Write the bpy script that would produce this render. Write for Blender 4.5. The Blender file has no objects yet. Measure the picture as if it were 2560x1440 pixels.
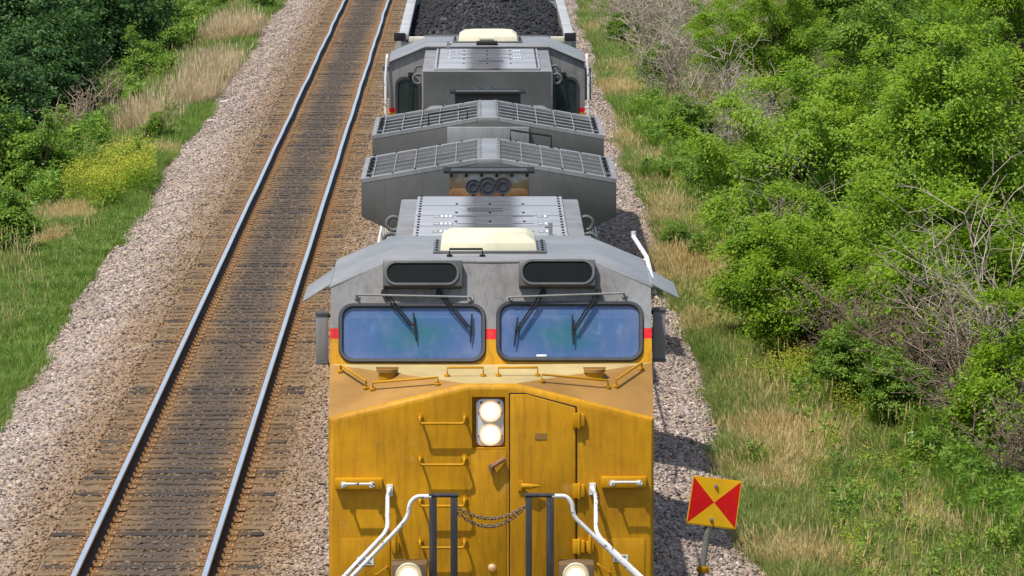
import bpy, bmesh, math, random
import numpy as np
from mathutils import Vector, Matrix
random.seed(7)
RNG = np.random.default_rng(11)
SC = bpy.context.scene
COL = SC.collection
PI = math.pi

# ------------------------------------------------------------------ camera, sky, sun, exposure
FPX, CH = 13400.0, 9.94                     # focal length in photo pixels (2560 wide), camera height above the rail tops
TH = math.atan(1448 / FPX)
PSI = math.atan(78 * math.cos(TH) / FPX)
cam = bpy.data.cameras.new('camera')
cam.sensor_width = 36.0
cam.lens = FPX / 2560 * 36.0
cam.clip_start, cam.clip_end = 1.0, 3000
camo = bpy.data.objects.new('camera', cam)
camo.location = (0, 0, CH)
camo.rotation_euler = (PI / 2 - TH, 0, -PSI)
COL.objects.link(camo)
SC.camera = camo

SUN_TO = Vector((-0.34, -0.33, 1.0)).normalized()      # towards the sun
SUN_EL = math.asin(SUN_TO.z)
SUN_AZ = math.atan2(SUN_TO.x, SUN_TO.y)
world = bpy.data.worlds.new('World')
SC.world = world
world.use_nodes = True
wn = world.node_tree
sky = wn.nodes.new('ShaderNodeTexSky')
sky.sky_type = 'NISHITA'
sky.sun_disc = False
sky.sun_elevation = SUN_EL
sky.sun_rotation = SUN_AZ
sky.air_density, sky.dust_density = 1.0, 1.5
bgn = wn.nodes['Background']
wn.links.new(sky.outputs[0], bgn.inputs[0])
bgn.inputs[1].default_value = 0.14
sl = bpy.data.lights.new('sun', 'SUN')
sl.energy, sl.angle, sl.color = 4.4, math.radians(0.6), (1.0, 0.955, 0.88)
so = bpy.data.objects.new('sun', sl)
so.rotation_euler = (-SUN_TO).to_track_quat('-Z', 'Y').to_euler()
so.location = (-30, 20, 60)
COL.objects.link(so)
SC.view_settings.view_transform = 'Standard'
SC.view_settings.look = 'None'
SC.view_settings.gamma = 1.0
SC.view_settings.use_curve_mapping = False
SC.view_settings.exposure = 0.22
SC.cycles.use_denoising = True
SC.cycles.max_bounces = 5
SC.cycles.diffuse_bounces = 3
SC.cycles.glossy_bounces = 2
SC.cycles.transmission_bounces = 3
SC.cycles.transparent_max_bounces = 6

# ------------------------------------------------------------------ geometry of the view (photo pixel -> place)
_c, _s = math.cos, math.sin
FW = Vector((_s(PSI) * _c(TH), _c(PSI) * _c(TH), -_s(TH)))
RT = Vector((_c(PSI), -_s(PSI), 0))
UP = Vector((_s(PSI) * _s(TH), _c(PSI) * _s(TH), _c(TH)))
def ray(px, py):
    return FW + RT * ((px - 1280) / FPX) - UP * ((py - 720) / FPX)
def at(px, py, Y):
    d = ray(px, py); t = Y / d.y
    return Vector((d.x * t, Y, CH + d.z * t))

GX = [-120, -40, -20, -13, -9.6, -7.6, -7.15, -5.9, -5.3, -2.2, 1.8, 3.35, 3.7, 5, 8, 12, 20, 40, 120]
GZ = [-7, -4.5, -3.6, -2.6, -1.15, -0.78, -0.70, -0.24, -0.215, -0.215, -0.215, -0.66, -0.74, -0.85, -1.0, -0.9, -0.5, 0.2, 2]
def gh(x, y):
    return float(np.interp(x, GX, GZ))
def gpt(px, py):
    """photo pixel -> point on the ground"""
    d = ray(px, py); z = -0.6
    for _ in range(12):
        t = (z - CH) / d.z
        z = gh(d.x * t, d.y * t)
    return Vector((d.x * t, d.y * t, z))

# ------------------------------------------------------------------ object helpers
def link(o, parent=None):
    COL.objects.link(o)
    if parent is not None: o.parent = parent
    return o
def tag(o, label=None, cat=None, group=None, kind=None):
    for k, v in (('label', label), ('category', cat), ('group', group), ('kind', kind)):
        if v: o[k] = v
    return o
def empty(name, loc=(0, 0, 0), rz=0.0):
    o = bpy.data.objects.new(name, None)
    o.empty_display_size = 0.3
    o.location = loc; o.rotation_euler = (0, 0, rz)
    return link(o)
def copy_tree(o, parent=None):
    c = o.copy(); COL.objects.link(c); c.parent = parent
    for ch in list(o.children): copy_tree(ch, c)
    return c

class MB:
    def __init__(self): self.v, self.f, self.m = [], [], []
    def add(self, vs, fs, mi=0):
        b = len(self.v)
        self.v += [tuple(p) for p in vs]
        self.f += [tuple(i + b for i in q) for q in fs]
        self.m += [mi] * len(fs)
        return self
    def box(self, x0, x1, y0, y1, z0, z1, mi=0):
        return self.add([(x0,y0,z0),(x1,y0,z0),(x1,y1,z0),(x0,y1,z0),(x0,y0,z1),(x1,y0,z1),(x1,y1,z1),(x0,y1,z1)],
                        [(0,3,2,1),(4,5,6,7),(0,1,5,4),(1,2,6,5),(2,3,7,6),(3,0,4,7)], mi)
    def extrude(self, loop, vec, mi=0, cap0=True, cap1=True):
        n = len(loop); vec = Vector(vec)
        vs = [Vector(p) for p in loop] + [Vector(p) + vec for p in loop]
        fs = [(i, (i + 1) % n, n + (i + 1) % n, n + i) for i in range(n)]
        if cap0: fs.append(tuple(range(n - 1, -1, -1)))
        if cap1: fs.append(tuple(range(n, 2 * n)))
        return self.add(vs, fs, mi)
    def prism(self, prof, y0, y1, mi=0):
        return self.extrude([(x, y0, z) for x, z in prof], (0, y1 - y0, 0), mi)
    def tube(self, path, r, n=8, mi=0, cap=True):
        P = [Vector(p) for p in path]; rs = list(r) if isinstance(r, (list, tuple)) else [r] * len(P)
        ok = [i for i in range(len(P)) if i == 0 or (P[i] - P[i-1]).length > 1e-5]
        P = [P[i] for i in ok]; rs = [rs[i] for i in ok]; k = len(P)
        vs, fs = [], []
        u = None
        for i in range(k):
            t = (P[min(i + 1, k - 1)] - P[max(i - 1, 0)]).normalized()
            if u is None:
                a = Vector((0, 0, 1)) if abs(t.z) < 0.9 else Vector((1, 0, 0))
                u = t.cross(a).normalized()
            else:
                u = (u - t * u.dot(t)).normalized()
            w = t.cross(u)
            for j in range(n):
                a = 2 * PI * j / n
                vs.append(P[i] + (u * math.cos(a) + w * math.sin(a)) * rs[i])
        for i in range(k - 1):
            for j in range(n):
                fs.append((i*n + j, i*n + (j+1) % n, (i+1)*n + (j+1) % n, (i+1)*n + j))
        if cap:
            fs.append(tuple(range(n - 1, -1, -1))); fs.append(tuple(range((k-1)*n, k*n)))
        return self.add(vs, fs, mi)
    def cyl(self, p0, p1, r, n=16, r2=None, mi=0):
        return self.tube([p0, p1], [r, r if r2 is None else r2], n, mi)
    def ring(self, c, axis, R, r, n=18, m=6, mi=0, ex=(0, 0, 0)):
        c, axis = Vector(c), Vector(axis).normalized()
        a = Vector((0, 0, 1)) if abs(axis.z) < 0.9 else Vector((1, 0, 0))
        u = axis.cross(a).normalized(); w = axis.cross(u); ex = Vector(ex)
        vs, fs = [], []
        for i in range(n):
            t = 2 * PI * i / n; d = u * math.cos(t) + w * math.sin(t)
            sh = ex * (1 if d.dot(ex) > 0 else -1) if ex.length else Vector()
            for j in range(m):
                q = 2 * PI * j / m
                vs.append(c + sh + d * (R + r * math.cos(q)) + axis * (r * math.sin(q)))
        for i in range(n):
            for j in range(m):
                fs.append((i*m + j, i*m + (j+1) % m, ((i+1) % n)*m + (j+1) % m, ((i+1) % n)*m + j))
        return self.add(vs, fs, mi)
    def strip(self, la, lb, mi=0, closed=True):
        """band between two loops of the same length"""
        n = len(la)
        fs = [(i, (i+1) % n, n + (i+1) % n, n + i) for i in range(n if closed else n - 1)]
        return self.add(list(la) + list(lb), fs, mi)
    def holed(self, outer, hole, mi=0):
        """flat face with a hole: outer and hole are loops in the same sense; split left/right of the hole's extreme points in x"""
        hx = [Vector(p).x for p in hole]; n = len(hole)
        il, ir = hx.index(min(hx)), hx.index(max(hx))
        def arc(L, a, b):
            o = [L[a]]
            while a != b: a = (a + 1) % len(L); o.append(L[a])
            return o
        ox = list(outer)
        def near(p):
            return min(range(len(ox)), key=lambda i: (Vector(ox[i]) - Vector(p)).length)
        ol, orr = near(hole[il]), near(hole[ir])
        h1, h2 = arc(hole, il, ir), arc(hole, ir, il)
        o1, o2 = arc(ox, ol, orr), arc(ox, orr, ol)
        b1 = o1 + h1[::-1]; b2 = o2 + h2[::-1]
        self.add(b1, [tuple(range(len(b1)))], mi)
        self.add(b2, [tuple(range(len(b2)))], mi)
        return self
    def mesh(self, name, mats, bevel=0, seg=2, smooth=35, weld=True):
        me = bpy.data.meshes.new(name)
        me.from_pydata(self.v, [], self.f)
        mats = mats if isinstance(mats, (list, tuple)) else [mats]
        for m in mats: me.materials.append(m)
        if len(mats) > 1: me.polygons.foreach_set('material_index', self.m)
        bm = bmesh.new(); bm.from_mesh(me)
        if weld: bmesh.ops.remove_doubles(bm, verts=bm.verts, dist=0.0004)
        bmesh.ops.recalc_face_normals(bm, faces=bm.faces)
        if bevel:
            es = [e for e in bm.edges if e.is_manifold and e.calc_face_angle(0) > 0.45]
            bmesh.ops.bevel(bm, geom=es, offset=bevel, segments=seg, profile=0.5, affect='EDGES', clamp_overlap=True)
        bm.to_mesh(me); bm.free()
        if smooth:
            me.polygons.foreach_set('use_smooth', [True] * len(me.polygons))
            me.set_sharp_from_angle(angle=math.radians(smooth))
        return me
    def build(self, name, mats, parent=None, **k):
        return link(bpy.data.objects.new(name, self.mesh(name, mats, **k)), parent)

def rrect(x0, x1, y0, y1, r, n=6):
    """rounded rectangle loop (2D)"""
    out = []
    for cx, cy, a0 in ((x1 - r, y1 - r, 0), (x0 + r, y1 - r, 90), (x0 + r, y0 + r, 180), (x1 - r, y0 + r, 270)):
        for i in range(n + 1):
            a = math.radians(a0 + 90 * i / n)
            out.append((cx + r * math.cos(a), cy + r * math.sin(a)))
    return out

# ------------------------------------------------------------------ materials
class NT:
    def __init__(self, name):
        self.mat = bpy.data.materials.new(name); self.mat.use_nodes = True
        self.t = self.mat.node_tree; self.n = self.t.nodes
        self.b = self.n['Principled BSDF']; self.out = self.n['Material Output']
    def new(self, kind, **k):
        x = self.n.new(kind)
        for a, v in k.items(): setattr(x, a, v)
        return x
    def l(self, a, b): self.t.links.new(a, b)
    def val(self, sock, v):
        if hasattr(v, 'is_output'): self.l(v, sock)
        else: sock.default_value = v
    def coord(self, which='Object', scale=(1, 1, 1)):
        tc = self.new('ShaderNodeTexCoord'); mp = self.new('ShaderNodeMapping')
        mp.inputs['Scale'].default_value = scale
        self.l(tc.outputs[which], mp.inputs[0]); return mp.outputs[0]
    def wpos(self, scale=(1, 1, 1)):
        g = self.new('ShaderNodeNewGeometry'); mp = self.new('ShaderNodeMapping')
        mp.inputs['Scale'].default_value = scale
        self.l(g.outputs['Position'], mp.inputs[0]); return mp.outputs[0]
    def noise(self, vec, scale, detail=4, rough=0.6, col=False):
        x = self.new('ShaderNodeTexNoise')
        x.inputs['Scale'].default_value = scale; x.inputs['Detail'].default_value = detail; x.inputs['Roughness'].default_value = rough
        self.l(vec, x.inputs['Vector']); return x.outputs['Color' if col else 'Fac']
    def voro(self, vec, scale, out='Color', feature='F1'):
        x = self.new('ShaderNodeTexVoronoi', feature=feature); x.inputs['Scale'].default_value = scale
        self.l(vec, x.inputs['Vector']); return x.outputs[out]
    def ramp(self, fac, stops, interp='LINEAR'):
        x = self.new('ShaderNodeValToRGB'); r = x.color_ramp; r.interpolation = interp
        while len(r.elements) < len(stops): r.elements.new(0.5)
        for e, (p, c) in zip(r.elements, stops):
            e.position = p; e.color = (c, c, c, 1) if isinstance(c, (int, float)) else (*c, 1)
        self.val(x.inputs[0], fac); return x.outputs[0]
    def mix(self, fac, a, b, mode='MIX'):
        x = self.new('ShaderNodeMix', data_type='RGBA', blend_type=mode)
        for s, v in ((x.inputs[0], fac), (x.inputs[6], a), (x.inputs[7], b)):
            if isinstance(v, tuple): v = (*v, 1)
            self.val(s, v)
        return x.outputs[2]
    def math(self, op, a, b=0.0, c=0.0):
        x = self.new('ShaderNodeMath', operation=op)
        self.val(x.inputs[0], a); self.val(x.inputs[1], b); self.val(x.inputs[2], c); return x.outputs[0]
    def xyz(self, v):
        x = self.new('ShaderNodeSeparateXYZ'); self.l(v, x.inputs[0]); return x.outputs
    def bump(self, h, strength=0.3, dist=0.02):
        x = self.new('ShaderNodeBump'); x.inputs['Strength'].default_value = strength; x.inputs['Distance'].default_value = dist
        self.l(h, x.inputs['Height']); self.l(x.outputs[0], self.b.inputs['Normal'])
    def done(self, col=None, rough=0.6, metal=0.0, spec=0.5):
        if col is not None:
            if isinstance(col, tuple): col = (*col, 1)
            self.val(self.b.inputs['Base Color'], col)
        self.val(self.b.inputs['Roughness'], rough); self.val(self.b.inputs['Metallic'], metal)
        self.b.inputs['Specular IOR Level'].default_value = spec
        return self.mat

def plain(name, col, rough=0.6, metal=0.0, var=0.25, scale=6.0, spec=0.5, bump=0.0):
    t = NT(name); v = t.coord()
    n = t.noise(v, scale, 5)
    lo = tuple(c * (1 - var) for c in col); hi = tuple(min(1, c * (1 + var)) for c in col)
    c = t.ramp(n, [(0.3, lo), (0.7, hi)])
    if bump: t.bump(t.noise(v, scale * 6, 3), bump, 0.01)
    return t.done(c, rough, metal, spec)

def paint(name, base, dirt=(0.12, 0.085, 0.05), amount=0.35, rough=0.42, streak=True):
    """weathered enamel: grain, blotches, thin runs of dirt"""
    t = NT(name); v = t.coord()
    big = t.noise(v, 1.3, 5, 0.65); fine = t.noise(v, 28, 4, 0.7)
    c = t.mix(t.ramp(big, [(0.35, 0.0), (0.75, 1.0)]), tuple(x * 0.74 for x in base), tuple(min(1, x * 1.12) for x in base))
    if streak:
        vs = t.coord(scale=(14, 14, 0.9))
        st = t.ramp(t.noise(vs, 2.2, 6, 0.65), [(0.5, 0.0), (0.78, 1.0)])
        c = t.mix(t.math('MULTIPLY', st, amount), c, dirt)
    sp = t.ramp(fine, [(0.60, 0.0), (0.74, 1.0)])
    c = t.mix(t.math('MULTIPLY', sp, amount * 0.7), c, dirt)
    t.bump(t.noise(v, 9, 4), 0.06, 0.02)
    return t.done(c, t.ramp(big, [(0.3, rough - 0.08), (0.7, rough + 0.15)]), 0, 0.22)

M = {}
YEL, RED, GRY = (0.575, 0.278, 0.004), (0.72, 0.015, 0.02), (0.262, 0.262, 0.260)
def livery(z0=3.845, z1=3.93):
    t = NT('livery_paint'); v = t.coord(); z = t.xyz(v)[2]
    body = t.ramp(t.math('DIVIDE', z, 5.0), [(0.0, YEL), (z0 / 5, RED), (z1 / 5, GRY)], 'CONSTANT')
    big = t.noise(v, 1.1, 5, 0.65); fine = t.noise(v, 30, 4, 0.7)
    c = t.mix(t.math('MULTIPLY', t.ramp(big, [(0.36, 0.0), (0.68, 1.0)]), 0.75), body, (0.50, 0.45, 0.42), 'MULTIPLY')
    st = t.ramp(t.noise(t.coord(scale=(9, 9, 0.9)), 2.0, 7, 0.72), [(0.47, 0.0), (0.72, 1.0)])
    c = t.mix(t.math('MULTIPLY', st, 0.55), c, (0.42, 0.38, 0.34), 'MULTIPLY')
    dots = t.ramp(t.voro(v, 11, 'Distance'), [(0.05, 1.0), (0.10, 0.0)])
    dots = t.math('MULTIPLY', dots, t.ramp(t.noise(v, 2.3, 3), [(0.50, 0.0), (0.60, 1.0)]))
    c = t.mix(t.math('MULTIPLY', dots, 0.8), c, (0.05, 0.03, 0.015))
    worn = t.ramp(t.noise(v, 3.4, 6, 0.72), [(0.60, 0.0), (0.70, 1.0)])
    c = t.mix(t.math('MULTIPLY', worn, 0.34), c, t.mix(0.5, body, (0.62, 0.48, 0.22)))
    c = t.mix(t.math('MULTIPLY', t.ramp(fine, [(0.66, 0.0), (0.76, 1.0)]), 0.35), c, (0.10, 0.06, 0.03))
    t.bump(t.noise(v, 5, 4), 0.07, 0.03)
    return t.done(c, t.ramp(big, [(0.3, 0.42), (0.7, 0.62)]), 0, 0.25)
M['livery'] = livery()
M['livery_low'] = livery(3.50, 3.585)
M['yellow'] = paint('yellow_paint', YEL, (0.16, 0.10, 0.03), 0.3)
M['dusty'] = paint('dusty_yellow_paint', (0.35, 0.185, 0.048), (0.27, 0.17, 0.07), 0.6, 0.6, False)
M['faded'] = paint('faded_cream_paint', (0.50, 0.38, 0.165), (0.30, 0.25, 0.12), 0.55, 0.6, False)
M['grey'] = paint('grey_paint', GRY, (0.09, 0.085, 0.08), 0.5)
M['grey_shade'] = paint('shade_grey_paint', (0.105, 0.105, 0.100), (0.06, 0.055, 0.05), 0.4)  # darker grey: painted shade for forward-facing walls, own tone of number boards
M['grey_dark'] = paint('dark_grey_paint', (0.13, 0.135, 0.135), (0.06, 0.06, 0.06), 0.3)
def rail_paint():
    t = NT('chipped_white_rail_paint'); v = t.coord()
    ch = t.ramp(t.noise(v, 17, 5, 0.75), [(0.57, 0.0), (0.62, 1.0)])
    c = t.mix(ch, t.ramp(t.noise(v, 5, 4), [(0.3, (0.60, 0.59, 0.56)), (0.7, (0.78, 0.78, 0.76))]), (0.09, 0.07, 0.055))
    return t.done(c, 0.5, 0, 0.3)
M['white'] = rail_paint()
M['black'] = plain('black_steel', (0.022, 0.022, 0.023), 0.75, 0, 0.3, 12, 0.12)
M['rubber'] = plain('black_rubber', (0.035, 0.037, 0.042), 0.55, 0, 0.2, 8)
M['post'] = paint('worn_black_post', (0.045, 0.045, 0.05), (0.2, 0.17, 0.14), 0.35)
M['cream'] = paint('cream_fibreglass', (0.66, 0.62, 0.44), (0.45, 0.4, 0.27), 0.25, 0.5, False)
M['oxide'] = plain('rusty_iron', (0.20, 0.10, 0.045), 0.8, 0, 0.4, 9)
M['brown_box'] = paint('brown_lamp_box', (0.17, 0.11, 0.06), (0.1, 0.07, 0.04), 0.4)
M['steel'] = plain('bare_steel', (0.45, 0.45, 0.44), 0.45, 0.8, 0.2, 10)
M['bezel'] = plain('silver_bezel', (0.62, 0.63, 0.66), 0.35, 0.3, 0.1, 10)
M['chain'] = plain('dull_chain', (0.12, 0.09, 0.07), 0.6, 0.5, 0.3, 30)
M['board_glass'] = plain('dark_board_glass', (0.006, 0.008, 0.008), 0.6, 0, 0.2, 4, 0.12)
M['decal'] = plain('white_decal', (0.72, 0.72, 0.70), 0.6, 0, 0.08, 20)
M['ink'] = plain('dark_ink', (0.05, 0.05, 0.05), 0.7, 0, 0.1, 20)

def soot_roof():
    """grey roof sheet with a sooty band down the middle where the exhaust settles"""
    t = NT('sooty_grey_roof'); v = t.coord(); p = t.xyz(v)
    n = t.noise(t.coord(scale=(1, 3.5, 1)), 3.0, 5, 0.7)
    band = t.ramp(t.math('ADD', t.math('ABSOLUTE', t.math('SUBTRACT', p[0], 0.02)), t.math('MULTIPLY', t.math('SUBTRACT', n, 0.5), 0.25)), [(0.20, 1.0), (0.34, 0.0)])
    c = t.ramp(t.noise(v, 2.0, 5), [(0.3, (0.27, 0.278, 0.29)), (0.7, (0.335, 0.342, 0.355))])
    c = t.mix(t.math('MULTIPLY', band, t.ramp(n, [(0.3, 0.6), (0.7, 1.0)])), c, (0.055, 0.052, 0.05))
    c = t.mix(t.math('MULTIPLY', t.ramp(t.noise(v, 30, 4, 0.7), [(0.62, 0.0), (0.75, 1.0)]), 0.3), c, (0.12, 0.11, 0.10))
    return t.done(c, 0.6, 0, 0.12)
M['soot'] = soot_roof()
def stack_mat():
    t = NT('scorched_stack'); v = t.coord(); p = t.xyz(v)
    n = t.noise(v, 6, 5, 0.7)
    h = t.math('ADD', t.math('SUBTRACT', p[2], 4.42), t.math('MULTIPLY', t.math('SUBTRACT', n, 0.5), 0.3))
    c = t.ramp(t.math('ADD', h, 0.5), [(0.14, (0.06, 0.03, 0.02)), (0.30, (0.17, 0.075, 0.03)), (0.46, (0.32, 0.22, 0.11)), (0.54, (0.50, 0.52, 0.50))])
    return t.done(c, 0.75, 0, 0.3)
M['stack'] = stack_mat()
def screen_mat():
    t = NT('radiator_fin_steel'); v = t.coord()
    c = t.ramp(t.noise(v, 2.2, 5), [(0.3, (0.055, 0.053, 0.050)), (0.7, (0.115, 0.108, 0.10))])
    return t.done(c, 0.75, 0.0, 0.1)
M['fin'] = screen_mat()
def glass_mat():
    """coated windshield: film tint plus painted-in sky reflection, blue with a greener middle, partly see-through"""
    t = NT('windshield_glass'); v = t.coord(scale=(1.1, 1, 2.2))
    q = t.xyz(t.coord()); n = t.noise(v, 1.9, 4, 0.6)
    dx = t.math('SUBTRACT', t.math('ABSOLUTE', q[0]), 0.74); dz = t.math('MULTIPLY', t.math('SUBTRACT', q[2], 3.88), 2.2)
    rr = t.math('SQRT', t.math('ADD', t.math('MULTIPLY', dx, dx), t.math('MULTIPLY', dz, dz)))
    c = t.ramp(t.math('ADD', rr, t.math('MULTIPLY', t.math('SUBTRACT', n, 0.5), 0.9)), [(0.05, (0.075, 0.25, 0.27)), (0.30, (0.10, 0.225, 0.355)), (0.55, (0.155, 0.235, 0.42)), (0.85, (0.28, 0.33, 0.47))])  # sky reflection painted over the coating tint, teal middle to paler blue rim
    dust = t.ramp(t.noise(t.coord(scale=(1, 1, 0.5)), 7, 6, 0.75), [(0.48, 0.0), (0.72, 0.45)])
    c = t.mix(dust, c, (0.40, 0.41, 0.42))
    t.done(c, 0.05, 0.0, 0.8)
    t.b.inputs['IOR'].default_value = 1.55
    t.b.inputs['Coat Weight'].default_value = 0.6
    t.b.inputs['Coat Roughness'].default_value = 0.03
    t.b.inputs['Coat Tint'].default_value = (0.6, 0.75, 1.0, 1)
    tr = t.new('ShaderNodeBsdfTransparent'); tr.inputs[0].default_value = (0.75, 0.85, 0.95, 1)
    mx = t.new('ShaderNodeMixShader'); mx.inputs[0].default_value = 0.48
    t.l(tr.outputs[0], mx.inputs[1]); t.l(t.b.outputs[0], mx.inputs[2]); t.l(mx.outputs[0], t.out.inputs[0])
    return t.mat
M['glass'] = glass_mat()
def dark_glass():
    t = NT('cab_side_glass'); t.done((0.03, 0.05, 0.05), 0.06, 0, 0.6)
    tr = t.new('ShaderNodeBsdfTransparent'); tr.inputs[0].default_value = (0.6, 0.7, 0.68, 1)
    mx = t.new('ShaderNodeMixShader'); mx.inputs[0].default_value = 0.6
    t.l(tr.outputs[0], mx.inputs[1]); t.l(t.b.outputs[0], mx.inputs[2]); t.l(mx.outputs[0], t.out.inputs[0])
    return t.mat
M['glass2'] = dark_glass()
def lamp_mat(name, col, strength):
    t = NT(name); v = t.coord()
    t.done((0.35, 0.30, 0.2), 0.3)
    t.b.inputs['Emission Color'].default_value = (*col, 1)
    t.b.inputs['Emission Strength'].default_value = strength
    return t.mat
M['lamp'] = lamp_mat('lit_lamp', (1.0, 0.90, 0.72), 0.80)
M['lamp_core'] = lamp_mat('lit_lamp_core', (1.0, 0.95, 0.82), 1.6)
M['lamp_rim'] = lamp_mat('lit_lamp_rim', (1.0, 0.55, 0.22), 0.55)
M['amber'] = lamp_mat('amber_marker', (1.0, 0.35, 0.03), 0.25)

# ------------------------------------------------------------------ ground, ballast
def ground_mat():
    t = NT('verge_soil'); w = t.wpos()
    n = t.noise(w, 0.9, 6, 0.7); f = t.noise(w, 14, 5, 0.75)
    c = t.ramp(n, [(0.32, (0.045, 0.075, 0.016)), (0.52, (0.11, 0.12, 0.03)), (0.68, (0.25, 0.19, 0.085))])
    c = t.mix(t.math('MULTIPLY', f, 0.7), c, (0.05, 0.045, 0.02))
    t.bump(f, 0.6, 0.06)
    return t.done(c, 0.95, 0, 0.1)
def sheet(name, xs, ys, zfun, mat, kind='structure'):
    nx, ny = len(xs), len(ys)
    X, Y = np.meshgrid(xs, ys)
    Z = zfun(X, Y)
    me = bpy.data.meshes.new(name)
    idx = np.arange(nx * ny).reshape(ny, nx)
    q = np.stack([idx[:-1, :-1], idx[:-1, 1:], idx[1:, 1:], idx[1:, :-1]], -1).reshape(-1, 4)
    me.from_pydata(np.stack([X, Y, Z], -1).reshape(-1, 3).tolist(), [], q.tolist())
    me.polygons.foreach_set('use_smooth', [True] * len(me.polygons))
    me.materials.append(mat)
    return tag(link(bpy.data.objects.new(name, me)), kind=kind)
def lump(X, Y, a):
    return a * (np.sin(X * 1.7 + Y * 0.31) * np.sin(Y * 0.83 - X * 0.4) + 0.6 * np.sin(X * 3.9 + Y * 1.9) * np.sin(Y * 2.3))
gxs = np.unique(np.concatenate([np.array(GX, float), np.arange(-14, 16, 0.5), np.array([-300, -80, 80, 300])]))
gys = np.concatenate([np.array([-150, -50, 0, 30]), np.arange(40, 240, 1.0), np.array([260, 320, 420, 600, 1000, 1500])])
def gzf(X, Y):
    Z = np.interp(X, GX, GZ)
    out = (X < -7.3) | (X > 3.6)
    return np.where(out, Z + lump(X, Y, 0.05), Z - 0.12)
sheet('ground', gxs, gys, gzf, ground_mat())

RAIL_X = [-4.705, -3.195, -0.66, 0.85]          # two tracks: the open one and the one under the train
TRK = (-3.95, 0.095)
def ballast_mat(name, inst):
    t = NT(name); w = t.wpos()
    if inst:
        oi = t.new('ShaderNodeObjectInfo'); rnd = oi.outputs['Random']
    else:
        rnd = t.xyz(t.voro(w, 22))[0]
    p = t.xyz(w)
    c = t.ramp(rnd, [(0.0, (0.10, 0.08, 0.072)), (0.14, (0.25, 0.192, 0.165)), (0.34, (0.38, 0.298, 0.252)), (0.52, (0.315, 0.258, 0.23)),
                     (0.68, (0.455, 0.375, 0.312)), (0.80, (0.41, 0.28, 0.16)), (0.92, (0.58, 0.51, 0.435)), (1.0, (0.43, 0.325, 0.275))])
    n = t.noise(t.wpos((1.0, 0.3, 1.0)), 1.5, 5, 0.7)
    nn = t.math('MULTIPLY', t.math('SUBTRACT', n, 0.5), 1.3)
    d1 = t.math('ABSOLUTE', t.math('SUBTRACT', p[0], TRK[0]))
    rust = t.ramp(t.math('DIVIDE', t.math('ADD', d1, nn), 3.0), [(0.40, 1.0), (0.55, 0.62), (0.78, 0.0)])
    pat = t.ramp(t.noise(w, 0.8, 6, 0.72), [(0.45, 0.0), (0.68, 0.5)])
    c = t.mix(pat, c, (0.21, 0.165, 0.135))
    c = t.mix(t.math('MULTIPLY', rust, 0.85), c, (0.24, 0.15, 0.072))
    d2 = t.math('ABSOLUTE', t.math('SUBTRACT', p[0], TRK[1]))
    rust2 = t.ramp(t.math('DIVIDE', t.math('ADD', d2, nn), 3.0), [(0.35, 0.55), (0.60, 0.12), (0.75, 0.0)])
    c = t.mix(rust2, c, (0.22, 0.135, 0.065))
    near = t.math('MINIMUM', *[t.math('ABSOLUTE', t.math('SUBTRACT', p[0], x)) for x in RAIL_X[:2]])
    red = t.ramp(t.math('ADD', near, t.math('MULTIPLY', nn, 0.25)), [(0.10, 0.75), (0.42, 0.0)])
    c = t.mix(red, c, (0.265, 0.145, 0.058))
    oil = t.ramp(t.math('ADD', d1, t.math('MULTIPLY', nn, 0.35)), [(0.22, 0.85), (0.72, 0.0)])
    c = t.mix(t.math('MULTIPLY', oil, t.ramp(t.noise(w, 5, 4, 0.7), [(0.35, 0.45), (0.6, 1.0)])), c, (0.095, 0.078, 0.062))
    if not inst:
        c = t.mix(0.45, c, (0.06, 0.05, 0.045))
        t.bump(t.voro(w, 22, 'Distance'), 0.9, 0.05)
    return t.done(c, 0.9, 0, 0.2)
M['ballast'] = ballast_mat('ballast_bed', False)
M['stone'] = ballast_mat('ballast_stone', True)
BX = np.concatenate([np.linspace(-7.6, -5.2, 9), np.linspace(-4.8, 1.6, 14), np.linspace(1.8, 4.0, 9)])
def bz(X, Y):
    Z = np.interp(X, GX, GZ) - 0.012
    Z = np.where((X < -7.3) | (X > 3.5), Z - 0.09, Z)
    return Z + np.where((X < -5.6) | (X > 1.9), lump(X * 1.3, Y * 1.7, 0.02), 0)
sheet('ballast', BX, np.arange(30, 231, 0.5), bz, M['ballast'])

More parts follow.
